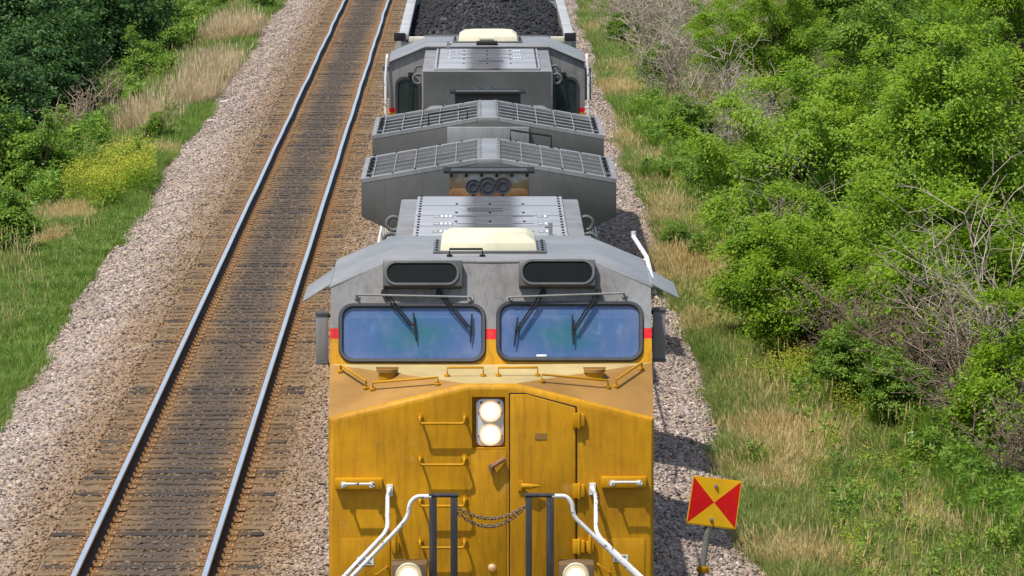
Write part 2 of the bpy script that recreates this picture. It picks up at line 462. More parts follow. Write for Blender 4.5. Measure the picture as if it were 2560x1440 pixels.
# ------------------------------------------------------------------ scatter with geometry nodes (uncountable stuff)
def source_collection(name, meshes):
    c = bpy.data.collections.new(name)
    for i, me in enumerate(meshes):
        c.objects.link(bpy.data.objects.new(me.name, me))
    return c
def scatter(name, pts, scl, coll, rmin=(0, 0, 0), rmax=(0, 0, 2 * PI), label=None, cat=None, seed=0):
    me = bpy.data.meshes.new(name)
    pts = np.asarray(pts, dtype=np.float32)
    me.vertices.add(len(pts)); me.vertices.foreach_set('co', pts.ravel())
    a = me.attributes.new('scl', 'FLOAT', 'POINT'); a.data.foreach_set('value', np.asarray(scl, dtype=np.float32))
    o = link(bpy.data.objects.new(name, me))
    g = bpy.data.node_groups.new(name + '_nodes', 'GeometryNodeTree')
    g.interface.new_socket('Geometry', in_out='INPUT', socket_type='NodeSocketGeometry')
    g.interface.new_socket('Geometry', in_out='OUTPUT', socket_type='NodeSocketGeometry')
    N = g.nodes; gi = N.new('NodeGroupInput'); go = N.new('NodeGroupOutput')
    ci = N.new('GeometryNodeCollectionInfo'); ci.inputs['Collection'].default_value = coll
    ci.inputs['Separate Children'].default_value = True; ci.inputs['Reset Children'].default_value = True
    ip = N.new('GeometryNodeInstanceOnPoints'); ip.inputs['Pick Instance'].default_value = True
    rv = N.new('FunctionNodeRandomValue'); rv.data_type = 'FLOAT_VECTOR'
    rv.inputs[0].default_value = rmin; rv.inputs[1].default_value = rmax; rv.inputs['Seed'].default_value = seed
    na = N.new('GeometryNodeInputNamedAttribute'); na.data_type = 'FLOAT'; na.inputs[0].default_value = 'scl'
    L = g.links
    L.new(gi.outputs[0], ip.inputs['Points']); L.new(ci.outputs[0], ip.inputs['Instance'])
    L.new(rv.outputs[0], ip.inputs['Rotation']); L.new(na.outputs[0], ip.inputs['Scale'])
    L.new(ip.outputs[0], go.inputs[0])
    md = o.modifiers.new('scatter', 'NODES'); md.node_group = g
    return tag(o, label, cat, kind='stuff')

def stone_mesh(i):
    bm = bmesh.new(); bmesh.ops.create_icosphere(bm, subdivisions=1, radius=1.0)
    r = random.Random(i)
    sx, sy, sz = r.uniform(0.8, 1.3), r.uniform(0.7, 1.1), r.uniform(0.55, 0.85)
    for v in bm.verts:
        k = r.uniform(0.72, 1.2)
        v.co = Vector((v.co.x * sx, v.co.y * sy, v.co.z * sz)) * k
    me = bpy.data.meshes.new('stone'); bm.to_mesh(me); bm.free(); me.materials.append(M['stone'])
    return me
STONES = source_collection('stone_sources', [stone_mesh(i) for i in range(6)])
def stones():
    P = []
    def band(x0, x1, y0, y1, dens):
        n = int((x1 - x0) * (y1 - y0) * dens)
        P.append(np.stack([RNG.uniform(x0, x1, n), RNG.uniform(y0, y1, n)], -1))
    for y0, y1, k in ((57, 90, 1.0), (90, 130, 0.75), (130, 205, 0.42)):
        band(-7.75, -5.2, y0, y1, 520 * k)
        band(-5.2, -2.7, y0, y1, 300 * k)
        band(-2.7, -1.3, y0, y1, 520 * k)
        band(1.2, 4.1, y0, y1, 520 * k)
    P = np.concatenate(P)
    e = np.sin(P[:, 1] * 0.9) * 0.10 + np.sin(P[:, 1] * 0.23 + 1) * 0.14 + RNG.normal(0, 0.10, len(P))
    keep = (P[:, 0] > -7.32 + e) & (P[:, 0] < 3.55 + e)
    P = P[keep]
    # keep most stones off the tie tops
    f = (P[:, 1] / 0.495) % 1.0
    ontie = (np.abs(f - 0.5) < 0.25) & (np.abs(P[:, 0] - TRK[0]) < 1.34)
    P = P[~(ontie & (RNG.random(len(P)) < 0.74))]
    z = bz(P[:, 0], P[:, 1]) + 0.012
    s = RNG.gamma(9, 0.0027, len(P)).clip(0.011, 0.050)
    incrib = np.abs(P[:, 0] - TRK[0]) < 1.36
    z = z + np.where(incrib, RNG.uniform(-0.020, 0.006, len(P)), RNG.uniform(-0.004, 0.022, len(P)))
    s = np.where(incrib, s * 0.85, s)
    scatter('ballast_stones', np.stack([P[:, 0], P[:, 1], z], -1), s, STONES, (0, 0, 0), (0.7, 0.7, 2 * PI), 'crushed pinkish granite ballast stones bedding both railway tracks', 'ballast')
stones()

# ------------------------------------------------------------------ railway tracks
def rail_mats():
    t = NT('polished_rail_head'); v = t.coord(scale=(1, 0.2, 1))
    top = t.done(t.ramp(t.noise(v, 8, 4), [(0.3, (0.72, 0.75, 0.79)), (0.7, (0.88, 0.90, 0.93))]), 0.30, 0.8, 0.5)
    t = NT('dark_rail_side'); v = t.coord(scale=(1, 0.3, 1))
    side = t.done(t.ramp(t.noise(v, 12, 5), [(0.3, (0.035, 0.028, 0.024)), (0.7, (0.085, 0.062, 0.046))]), 0.75, 0.1, 0.3)
    return [side, top]
M['rail'] = rail_mats()
def tie_mat():
    t = NT('creosoted_timber'); w = t.wpos(); p = t.xyz(w)
    oi = t.new('ShaderNodeObjectInfo')
    g = t.noise(t.wpos((0.8, 14, 6)), 3.0, 6, 0.7)
    c = t.ramp(oi.outputs['Random'], [(0.0, (0.045, 0.040, 0.036)), (0.14, (0.055, 0.048, 0.042)), (0.22, (0.14, 0.096, 0.056)), (0.6, (0.19, 0.125, 0.068)), (1.0, (0.235, 0.165, 0.095))])
    c = t.mix(t.math('MULTIPLY', t.ramp(g, [(0.4, 0.0), (0.7, 1.0)]), 0.6), c, (0.05, 0.038, 0.03))
    near = t.math('MINIMUM', *[t.math('ABSOLUTE', t.math('SUBTRACT', p[0], x)) for x in RAIL_X[:2]])
    c = t.mix(t.ramp(t.math('ADD', near, t.math('MULTIPLY', g, 0.2)), [(0.15, 0.6), (0.5, 0.0)]), c, (0.24, 0.13, 0.05))
    d1 = t.math('ABSOLUTE', t.math('SUBTRACT', p[0], TRK[0]))
    n = t.noise(t.wpos((1, 0.3, 1)), 1.8, 5, 0.7)
    oil = t.ramp(t.math('ADD', d1, t.math('MULTIPLY', t.math('SUBTRACT', n, 0.5), 0.9)), [(0.2, 0.8), (0.55, 0.0)])
    c = t.mix(oil, c, (0.06, 0.052, 0.046))
    t.bump(g, 0.5, 0.02)
    return t.done(c, 0.9, 0, 0.2)
M['tie'] = tie_mat()
M['plate'] = plain('rusty_tie_plate', (0.30, 0.165, 0.07), 0.85, 0, 0.35, 7)
def rail_profile():
    h = [(-0.075, -0.18), (0.075, -0.18), (0.075, -0.168), (0.012, -0.150), (0.010, -0.055), (0.036, -0.040), (0.036, -0.010), (0.027, 0.0)]
    return h + [(-x, z) for x, z in reversed(h[2:])]
def rail(parent, x0, y0, y1):
    pr = rail_profile(); n = len(pr); ys = np.arange(y0, y1, 1.5)
    r = random.Random(int(x0 * 1000)); ph = [r.uniform(0, 6) for _ in range(4)]
    vs, fs, mi = [], [], []
    for y in ys:
        k = min(1.0, max(0.0, (y - 85) / 80))
        wx = k * (0.010 * math.sin(y * 0.37 + ph[0]) + 0.007 * math.sin(y * 0.93 + ph[1]))
        wz = k * 0.008 * math.sin(y * 0.61 + ph[2])
        vs += [(x0 + a + wx, y, b + wz) for a, b in pr]
    for i in range(len(ys) - 1):
        for j in range(n):
            a, b = j, (j + 1) % n
            fs.append((i*n + a, i*n + b, (i+1)*n + b, (i+1)*n + a))
            mi.append(1 if min(pr[a][1], pr[b][1]) > -0.015 else 0)
    m = MB(); m.v, m.f, m.m = vs, fs, mi
    return m.build('rail', M['rail'], parent, smooth=30)
def tie_meshes():
    out = []
    for i in range(5):
        r = random.Random(40 + i); m = MB(); xs = np.linspace(-1.30, 1.30, 9)
        for k in range(8):
            pass
        vs, fs = [], []
        for k, x in enumerate(xs):
            a, b, t = r.uniform(-0.008, 0.008), r.uniform(-0.008, 0.008), r.uniform(-0.008, 0.004)
            vs += [(x, -0.115 + a, -0.18), (x, -0.115 + a, t - 0.008), (x, -0.100 + a, t), (x, 0.100 + b, t), (x, 0.115 + b, t - 0.008), (x, 0.115 + b, -0.18)]
        for k in range(8):
            for j in range(6):
                fs.append((k*6 + j, k*6 + (j+1) % 6, (k+1)*6 + (j+1) % 6, (k+1)*6 + j))
        fs += [tuple(range(5, -1, -1)), tuple(range(48, 54))]
        m.add(vs, fs); out.append(m.mesh('tie', M['tie'], smooth=0))
    return out
TIES = tie_meshes()
def plate_mesh():
    m = MB()
    m.box(-0.185, 0.185, -0.095, 0.095, 0.0, 0.014)
    m.box(-0.098, -0.082, -0.095, 0.095, 0.014, 0.026); m.box(0.082, 0.098, -0.095, 0.095, 0.014, 0.026)
    for sx in (-1, 1):
        for dy in (-0.05, 0.05):
            m.box(sx * 0.088 - 0.02, sx * 0.088 + 0.02, dy - 0.015, dy + 0.015, 0.02, 0.045)
            m.box(sx * 0.14 - 0.012, sx * 0.14 + 0.012, dy - 0.012, dy + 0.012, 0.012, 0.035)
    return m.mesh('tie_plate', M['plate'], smooth=0, weld=False)
PLATE = plate_mesh()
TIE_Z = -0.196
def make_track(name, cx, label, y0=30.0, y1=230.0):
    root = tag(empty(name, (0, 0, 0)), label, 'track')
    for dx in (-0.755, 0.755): rail(root, cx + dx, y0, y1)
    return root
open_track = make_track('railway_track', TRK[0], 'empty railway track with rusty ties left of the train')
r = random.Random(3)
far_ties, far_plates = MB(), MB()
nt = 0
for k in range(int(30 / 0.495), int(228 / 0.495)):
    y = (k + 0.5) * 0.495 + r.uniform(-0.025, 0.025)
    dx, rz = r.gauss(0, 0.05), r.gauss(0, 0.010)
    seen = 58.5 < y < 196
    if seen and nt < 290:
        o = link(bpy.data.objects.new('tie', TIES[r.randrange(5)]), open_track)
        o.location = (TRK[0] + dx, y, TIE_Z + r.uniform(-0.012, 0.004)); o.rotation_euler = (0, 0, rz); nt += 1
        for x in RAIL_X[:2]:
            if y < 58.5 + 148 * 0.495:
                q = link(bpy.data.objects.new('tie_plate', PLATE), open_track); q.location = (x, y, TIE_Z); q.rotation_euler = (0, 0, rz)
            else:
                far_plates.box(x - 0.185, x + 0.185, y - 0.095, y + 0.095, TIE_Z, TIE_Z + 0.018)
    else:
        far_ties.box(TRK[0] + dx - 1.3, TRK[0] + dx + 1.3, y - 0.115, y + 0.115, TIE_Z - 0.18, TIE_Z)
far_ties.build('more_ties', M['tie'], open_track, smooth=0, weld=False)['kind'] = 'stuff'
far_plates.build('more_tie_plates', M['plate'], open_track, smooth=0, weld=False)['kind'] = 'stuff'
train_track = make_track('railway_track', TRK[1], 'railway track mostly hidden beneath the train')
m = MB(); mp = MB()
for k in range(int(30 / 0.495), int(228 / 0.495)):
    y = (k + 0.5) * 0.495
    m.box(TRK[1] - 1.3, TRK[1] + 1.3, y - 0.115, y + 0.115, TIE_Z - 0.18, TIE_Z)
m.build('ties', M['tie'], train_track, smooth=0, weld=False)['kind'] = 'stuff'


# ------------------------------------------------------------------ locomotive (local frame: x across, y back from the nose front, z above the rails)
YN, XL = 50.6, 0.095
def P(px, py, y):
    a = at(px, py, YN + y)
    return Vector((a.x - XL, y, a.z))
def NP(px, py, off=0.0):                    # on the nose front
    p = P(px, py, -off); return p
def yF(x, z): return 1.10 + 0.41 * (z - 3.61) - 0.06 * (1 - abs(x) / 1.565)
NF = Vector((0, -1, 0.41)).normalized()
def FPt(px, py, off=0.0):                   # on the leaning cab front
    y = 1.25
    for _ in range(8):
        p = P(px, py, y); y = yF(p.x, p.z)
    p = P(px, py, y); return p + NF * off
def arc_path(pts, r=0.04, n=4):
    """polyline with its corners rounded"""
    pts = [Vector(p) for p in pts]; out = [pts[0]]
    for a, b, c in zip(pts, pts[1:], pts[2:]):
        k = min(r, (a - b).length * 0.45, (c - b).length * 0.45)
        p0, p1 = b + (a - b).normalized() * k, b + (c - b).normalized() * k
        for i in range(n + 1):
            t = i / n
            out.append(p0 * (1 - t) ** 2 + b * (2 * t * (1 - t)) + p1 * t ** 2)
    return out + [pts[-1]]

M['fin_pale'] = plain('pale_radiator_fins', (0.27, 0.265, 0.25), 0.6, 0.1, 0.3, 3)
M['sooty'] = plain('sooty_black_stack', (0.035, 0.028, 0.026), 0.7, 0, 0.5, 5)
def make_loco():
    R = empty('diesel_locomotive', (XL, YN, 0))
    zb = 1.55
    # ---- nose
    A, B, C, D = (-1.55, 3.23), (-0.24, 3.553), (0.236, 3.553), (1.55, 3.226)
    def outl(d, y):
        return [(-1.55 + d, y, zb), (1.55 - d, y, zb), (1.55 - d, y, 3.226 - d), (0.236 - d * .2, y, 3.553 - d), (-0.24 + d * .2, y, 3.553 - d), (-1.55 + d, y, 3.23 - d)]
    h0, h1 = NP(1180, 1120), NP(1263, 992)
    hole = [(h0.x, 0, h0.z), (h1.x, 0, h0.z), (h1.x, 0, h1.z), (h0.x, 0, h1.z)]
    m = MB()
    of = outl(0.055, 0.0)
    xm0, xm1 = h0.x, h1.x
    # front: left field, right field, above and below the headlight recess
    zt = lambda x: 3.498
    m.add([of[0], (xm0, 0, zb), hole[0], hole[3], (xm0, 0, 3.498), of[4], of[5]], [(0, 1, 2, 3, 4, 5, 6)])
    m.add([(xm1, 0, zb), of[1], of[2], of[3], (xm1, 0, 3.498), hole[2], hole[1]], [(0, 1, 2, 3, 4, 5, 6)])
    m.add([hole[3], hole[2], (xm1, 0, 3.498), (xm0, 0, 3.498)], [(0, 1, 2, 3)])
    m.add([(xm0, 0, zb), (xm1, 0, zb), hole[1], hole[0]], [(0, 1, 2, 3)])
    # rounded rim
    l0 = of
    for d, y in ((0.030, 0.010), (0.012, 0.026), (0.0, 0.055)):
        l1 = outl(d, y); m.strip(l0[1:] + l0[:1], l1[1:] + l1[:1], closed=False); l0 = l1
    for sx, zt_, ze in ((-1, 3.23, 3.61), (1, 3.226, 3.62)):
        m.add([(sx * 1.55, 0.055, zb), (sx * 1.565, 1.1, zb), (sx * 1.565, 1.1, ze), (sx * 1.55, 0.055, zt_)], [(0, 1, 2, 3)])
    # walls of the recess
    for a, b in zip(hole, hole[1:] + hole[:1]):
        m.add([a, b, (b[0], 0.09, b[2]), (a[0], 0.09, a[2])], [(0, 1, 2, 3)])
    m.add([(p[0], 0.09, p[2]) for p in hole], [(0, 1, 2, 3)])
    nose = m.build('nose', M['livery'], R, smooth=40)
    E_, F_ = (-1.565, 1.1, 3.61), (1.565, 1.1, 3.62)
    mid = (0.0, 1.04, 3.613)
    b0, c0 = (-0.24, 0.055, 3.553), (0.236, 0.055, 3.553)
    o = MB().add([(-1.55, 0.055, 3.23), b0, E_], [(0, 1, 2)]).build('nose_slope', M['dusty'], R); o['label'] = 'dusty brown sloping nose top'
    o = MB().add([(1.55, 0.055, 3.226), F_, c0], [(0, 1, 2)]).build('nose_slope', M['dusty'], R)
    MB().add([b0, c0, F_, mid, E_], [(0, 1, 2, 3, 4)]).build('nose_top', M['faded'], R)
    # ---- headlight
    hl = MB()
    lp = [NP(x, y, -0.055) for x, y in rrect(1190, 1260, 997, 1115, 16)]
    hl.extrude(lp, (0, 0.03, 0))
    H = hl.build('headlight', M['bezel'], R, bevel=0.006)
    for cy in (1028, 1087):
        c = NP(1226, cy, -0.05); 
        q = MB()
        for i, (r_, dy) in enumerate(((0.106, 0.0), (0.100, -0.022), (0.092, -0.026))): pass
        q.tube([c, c + Vector((0, -0.024, 0))], [0.108, 0.104], 28)
        q.build('lamp_rim', M['lamp_rim'], H, smooth=30)
        q = MB(); q.tube([c + Vector((0, -0.024, 0)), c + Vector((0, -0.034, 0)), c + Vector((0, -0.040, 0))], [0.094, 0.075, 0.03], 28)
        q.build('lamp', M['lamp'], H, smooth=60)
        q = MB(); q.tube([c + Vector((0, -0.038, 0)), c + Vector((0, -0.044, 0))], [0.058, 0.045], 24); q.build('lamp_core', M['lamp_core'], H, smooth=60)
    q = MB()
    for x, y in ((1203, 1006), (1247, 1006), (1198, 1033), (1254, 1033), (1198, 1090), (1254, 1090)):
        c = NP(x, y, -0.055); q.cyl(c, c + Vector((0, -0.012, 0)), 0.010, 8)
    q.build('bolts', M['black'], H)
    # ---- nose door (right of the headlight)
    loop = [NP(x, y, 0.0) for x, y in ((1272, 1470), (1442, 1470), (1442, 1016), (1312, 982), (1272, 982))]
    dz = [Vector((p.x, 0, max(p.z, zb + 0.01))) for p in loop]
    ins = MB(); ins.extrude([p + Vector((0, -0.004, 0)) for p in dz], (0, 0.002, 0))
    din = []
    cx = sum(p.x for p in dz) / 5; cz = sum(p.z for p in dz) / 5
    for p in dz: din.append(Vector((p.x + (0.012 if p.x < cx else -0.012), 0, p.z + (0.01 if p.z < cz else -0.012))))
    dm = MB(); dm.extrude([p + Vector((0, -0.026, 0)) for p in din], (0, 0.024, 0))
    door = dm.build('nose_door', M['livery'], R, bevel=0.010)
    ins.build('door_seal', M['black'], door)
    for hy in (1050, 1226, 1365):
        a = NP(1447, hy, 0.0)
        q = MB(); q.box(a.x - 0.060, a.x + 0.000, -0.05, -0.002, a.z - 0.07, a.z + 0.07); q.box(a.x + 0.006, a.x + 0.055, -0.045, -0.002, a.z - 0.06, a.z + 0.06)
        q.cyl((a.x + 0.003, -0.045, a.z - 0.08), (a.x + 0.003, -0.045, a.z + 0.08), 0.014, 8)
        q.build('hinge', M['yellow'], door, bevel=0.006)
    a = NP(1300, 1213)
    q = MB(); q.box(a.x - 0.02, a.x + 0.03, -0.05, -0.02, a.z - 0.045, a.z + 0.045); q.tube([(a.x + 0.02, -0.07, a.z), (a.x + 0.10, -0.085, a.z), (a.x + 0.19, -0.085, a.z + 0.005)], [0.03, 0.025, 0.008], 10)
    q.cyl((a.x + 0.02, -0.075, a.z), (a.x + 0.02, -0.02, a.z), 0.02, 10)
    q.build('door_handle', M['yellow'], door)
    a = NP(1352, 1090); MB().box(a.x - 0.055, a.x + 0.055, -0.031, -0.027, a.z - 0.03, a.z + 0.03).build('name_plate', M['dusty'], door)
    # vertical joint right of the door and the latch hook left of it
    a = NP(1262, 1145); b = NP(1228, 1165)
    q = MB(); q.tube([a + Vector((0, -0.04, 0)), b + Vector((0, -0.06, 0)), b + Vector((0.0, -0.05, -0.04))], 0.024, 8); q.cyl(b + Vector((0, -0.07, 0)), b, 0.028, 10)
    q.build('latch', M['oxide'], R)
    a = NP(1178, 1470); b = NP(1266, 1126)
    MB().box(a.x, b.x, -0.006, -0.001, zb + 0.01, b.z).build('cover_panel', M['livery'], R, bevel=0.002)
    # ---- ladder rungs on the nose
    def grab(parent, p, q, drop, out, mat, r=0.013, name='grab_iron', feet=True):
        p, q = Vector(p), Vector(q); o_ = Vector(out); d_ = Vector(drop)
        g = MB(); g.tube(arc_path([p, p + o_, p + o_ + d_, q + o_ + d_, q + o_, q], 0.03, 4), r, 8)
        if feet:
            for e in (p, q): g.cyl(e, e + o_.normalized() * 0.02, 0.03, 10)
        return g.build(name, mat, parent, smooth=50)
    for y0 in (1040, 1143, 1246, 1350):
        a, b = NP(1050, y0), NP(1161, y0)
        grab(R, a, b, (0, 0, -0.06), (0, -0.095, 0), M['yellow'], 0.0125, 'ladder_rung')
    # ---- side brackets with grab handles
    for x0, x1, y0, y1, g0, g1 in ((838, 956, 1194, 1222, 859, 930), (1502, 1616, 1190, 1218, 1530, 1598)):
        a, b = NP(x0, y1), NP(x1, y0)
        q = MB(); q.box(a.x, b.x, -0.07, 0.01, a.z, b.z)
        br = q.build('lamp_bracket', M['yellow'], R, bevel=0.012)
        grab(br, Vector((NP(g0, y1 - 10).x, -0.07, NP(0, y1 - 12).z)), Vector((NP(g1, y1 - 10).x, -0.07, NP(0, y1 - 12).z)), (0, 0, 0.02), (0, -0.09, 0), M['white'], 0.012)
    # ---- panels and decals low on the nose
    for x0, x1 in ((855, 975), (1505, 1612)):
        a, b = NP(x0, 1470), NP(x1, 1346)
        MB().box(a.x, b.x, -0.010, -0.001, zb + 0.01, b.z).build('access_panel', M['livery'], R, bevel=0.004)
    for x0, x1, y0, y1 in ((892, 934, 1392, 1412), (1532, 1570, 1386, 1404)):
        a, b = NP(x0, y1), NP(x1, y0)
        d = MB().box(a.x, b.x, -0.016, -0.011, a.z, b.z).build('warning_decal', M['decal'], R)
        q = MB()
        for k in range(3):
            zz = a.z + (b.z - a.z) * (0.25 + 0.25 * k)
            q.box(a.x + 0.02, b.x - 0.02 - 0.02 * (k % 2), -0.0185, -0.0165, zz - 0.006, zz + 0.006)
        q.build('lettering', M['oxide'], d)
    for x, y in ((988, 1365), (1475, 1365)):
        a = NP(x, y); q = MB(); q.box(a.x - 0.035, a.x + 0.035, -0.05, 0, a.z - 0.05, a.z + 0.05); q.cyl((a.x, -0.05, a.z - 0.065), (a.x, -0.05, a.z + 0.12), 0.018, 8)
        q.build('hinge', M['yellow'], R, bevel=0.006)
    for x0, y0, x1, y1 in ((940, 1435, 968, 1415), (1494, 1408, 1524, 1430)):
        a, b = NP(x0, y0), NP(x1, y1); q = MB(); q.tube(arc_path([a, a + Vector((0, -0.06, 0)), b + Vector((0, -0.06, 0)), b], 0.02), 0.008, 6); q.build('panel_pull', M['yellow'], R)
    a = NP(1230, 1419); q = MB(); q.tube([a, a + Vector((0, -0.02, 0)), a + Vector((0, -0.04, 0))], [0.040, 0.036, 0.012], 16); q.build('marker_lamp', M['amber'], R, smooth=60)
    # ---- irons and filler caps on top of the nose
    def on_slope(px, py, sx):
        """pixel -> point on the dusty slope"""
        p0 = Vector((sx * 1.55, 0.055, 3.228)); p1 = Vector((sx * 0.238, 0.055, 3.553)); p2 = Vector((sx * 1.565, 1.1, 3.615))
        n = (p1 - p0).cross(p2 - p0).normalized(); c = Vector((-XL, -YN, CH)); d = ray(px, py)
        t = (p0 - c).dot(n) / d.dot(n); return c + d * t
    for sx, ends in ((-1, ((852, 930, 915, 972), (932, 975, 1095, 962))), (1, ((1604, 925, 1540, 968), (1520, 970, 1355, 955)))):
        for x0, y0, x1, y1 in ends:
            a, b = on_slope(x0, y0, sx), on_slope(x1, y1, sx)
            grab(R, a, b, (0, 0, 0), (0, -0.02, 0.075), M['yellow'], 0.012)
    for x0, x1, y in ((1118, 1208, 938), (1246, 1344, 937)):
        a = P(x0, y, 0.42); b = P(x1, y, 0.42); a.z = b.z = 3.575
        grab(R, a, b, (0, 0, 0), (0, 0, 0.085), M['yellow'], 0.012)
    for x, sx in ((968, -1), (1487, 1)):
        c = on_slope(x, 952, sx); c.y += 0.1; c.z += 0.02
        q = MB(); q.cyl(c - Vector((0, 0, 0.08)), c + Vector((0, 0, 0.055)), 0.085, 18)
        fc = q.build('sand_filler', M['yellow'], R, smooth=40)
        q = MB(); q.cyl(c + Vector((0, 0, 0.055)), c + Vector((0, 0, 0.085)), 0.105, 18); q.box(c.x - 0.11, c.x + 0.11, c.y - 0.015, c.y + 0.015, c.z + 0.085, c.z + 0.1)
        q.build('filler_cap', M['dusty'], fc, smooth=40)
    # ---- cab shell
    fz = lambda x, z: (x, yF(x, z), z)
    m = MB()
    panes = {-1: (858, 1203, 770, 896), 1: (1252, 1597, 765, 893)}
    holes = {}
    for sx in (-1, 1):
        x0, x1, y0, y1 = panes[sx]
        hole = [FPt(x, y) for x, y in rrect(x0, x1, y0, y1, 26)]
        holes[sx] = hole
        outer = [fz(sx * 1.565, 3.61), fz(sx * 1.563, 3.95), fz(sx * 1.56, 4.34), fz(sx * 0.99, 4.578), fz(0, 4.578), fz(0, 3.95), fz(0, 3.61)]
        hl_ = hole
        # same sense in the x-z plane
        def area(L): return sum(L[i][0] * L[(i+1) % len(L)][2] - L[(i+1) % len(L)][0] * L[i][2] for i in range(len(L)))
        if area(outer) * area(hl_) < 0: hl_ = hl_[::-1]
        m.holed([Vector(p) for p in outer], hl_)
    YB = 3.9
    for sx in (-1, 1):
        sl_ = [fz(sx * 1.565, 3.61), (sx * 1.565, 1.1, zb), (sx * 1.565, YB, zb), (sx * 1.565, YB, 4.34), fz(sx * 1.56, 4.34)]
        m.add(sl_, [(0, 1, 2, 3, 4)])
    # rear bulkhead with a window each side of the hood
    rb = MB()
    for sx in (-1, 1):
        wl = [(sx * x, YB, z) for x, z in rrect(1.09, 1.44, 3.22, 4.06, 0.12)]
        outer = [(sx * 1.0, YB, zb), (sx * 1.565, YB, zb), (sx * 1.565, YB, 3.6), (sx * 1.565, YB, 4.34), (sx * 1.0, YB, 4.565), (sx * 1.0, YB, 3.6)]
        if area(outer) * area(wl) < 0: wl = wl[::-1]
        rb.holed([Vector(p) for p in outer], [Vector(p) for p in wl])
        q = MB(); q.extrude([(sx * x, YB - 0.01, z) for x, z in rrect(1.09, 1.44, 3.22, 4.06, 0.12)], (0, 0.006, 0)); rw = q.build('rear_window', M['glass2'], R)
        g = MB(); la = [(sx * x, YB + 0.02, z) for x, z in rrect(1.06, 1.47, 3.19, 4.09, 0.14)]; lb = [(sx * x, YB + 0.02, z) for x, z in rrect(1.10, 1.43, 3.23, 4.05, 0.11)]
        g.strip(la, lb); g.strip(la, [(p[0], YB, p[2]) for p in la]); g.strip(lb, [(p[0], YB, p[2]) for p in lb]); g.build('window_gasket', M['rubber'], rw, smooth=30)
        q = MB(); q.tube([(sx * 1.22, YB + 0.04, 4.12), (sx * 1.25, YB + 0.06, 3.75)], 0.012, 6); q.box(sx * 1.22 - 0.04, sx * 1.22 + 0.04, YB, YB + 0.06, 4.10, 4.16); q.build('rear_wiper', M['black'], rw)
    rb.add([(-1.0, YB, zb), (1.0, YB, zb), (1.0, YB, 4.565), (-1.0, YB, 4.565)], [(0, 1, 2, 3)])
    rb.build('rear_bulkhead', M['livery_low'], R, smooth=0)
    cab = m.build('cab', M['livery'], R, smooth=0)
    MB().box(-1.55, 1.55, 1.12, YB - 0.02, zb, zb + 0.03).build('cab_floor', M['grey_dark'], cab)
    # roof
    def rl(y0, dz=0.0, k=0.0):
        return [(-1.575, y0 + (0 if k else 0), 4.338 + dz), (-0.99, y0, 4.582 + dz), (0.99, y0, 4.582 + dz), (1.575, y0, 4.338 + dz)]
    m = MB()
    fr = [(-1.575, 1.385, 4.340), (-0.99, 1.475, 4.584), (0.0, 1.42, 4.588), (0.99, 1.475, 4.584), (1.575, 1.385, 4.340)]
    bk = [(-1.575, YB + 0.05, 4.340), (-0.99, YB + 0.05, 4.584), (0, YB + 0.05, 4.588), (0.99, YB + 0.05, 4.584), (1.575, YB + 0.05, 4.340)]
    dn = lambda L: [(p[0], p[1], p[2] - 0.03) for p in L]
    m.add(fr + bk + dn(fr) + dn(bk), [(i, i+1, i+6, i+5) for i in range(4)] + [(10+i, 15+i, 16+i, 11+i) for i in range(4)] + [(i, 10+i, 11+i, i+1) for i in range(4)] + [(5+i, 6+i, 16+i, 15+i) for i in range(4)] + [(0, 5, 15, 10), (4, 14, 19, 9)])
    roof = m.build('cab_roof', M['grey'], R, bevel=0.014, seg=2)
    # ---- windshields
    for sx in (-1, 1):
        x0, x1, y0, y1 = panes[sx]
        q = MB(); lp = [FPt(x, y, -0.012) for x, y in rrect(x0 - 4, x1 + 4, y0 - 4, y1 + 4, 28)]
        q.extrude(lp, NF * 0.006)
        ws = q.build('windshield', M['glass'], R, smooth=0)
        g = MB(); w_ = 12
        lo = [FPt(x, y, 0.003) for x, y in rrect(x0 - w_, x1 + w_, y0 - w_, y1 + w_, 36)]
        lo2 = [FPt(x, y, 0.035) for x, y in rrect(x0 - w_ + 3, x1 + w_ - 3, y0 - w_ + 3, y1 + w_ - 3, 33)]
        li2 = [FPt(x, y, 0.033) for x, y in rrect(x0 - 3, x1 + 3, y0 - 3, y1 + 3, 28)]
        li = [FPt(x, y, 0.004) for x, y in rrect(x0, x1, y0, y1, 26)]
        g.strip(lo, lo2); g.strip(lo2, li2); g.strip(li2, li)
        g.build('window_gasket', M['rubber'], ws, smooth=50)
    # things seen through the glass
    m = MB(); 
    for sx in (-1, 1):
        a, b = FPt(875 if sx < 0 else 1268, 790, -0.04), FPt(1178 if sx < 0 else 1562, 790, -0.04)
        m.tube([a, b], 0.015, 6)
    m.build('visor_rail', M['cream'], cab)
    for px in (935, 1503, 1553):
        a, b = FPt(px + 6, 768, -0.10), FPt(px - 4, 832, -0.09)
        MB().tube([a, b], 0.030, 6).build('inner_post', M['decal'], cab)
    m = MB(); m.box(-1.45, 1.45, 1.2, 1.62, 3.30, 3.585); m.build('dashboard', M['grey_dark'], cab, bevel=0.03)
    a, b = FPt(925, 893, -0.05), FPt(975, 885, -0.05); MB().box(a.x, b.x, 1.22, 1.32, 3.59, 3.63).build('paper', M['decal'], cab)
    a, b = FPt(1341, 891, 0.0), FPt(1366, 886, 0.0)
    q = MB(); q.extrude([FPt(1341, 891, -0.003), FPt(1366, 891, -0.003), FPt(1366, 886, -0.003), FPt(1341, 886, -0.003)], NF * 0.002); q.build('sticker', M['decal'], R)
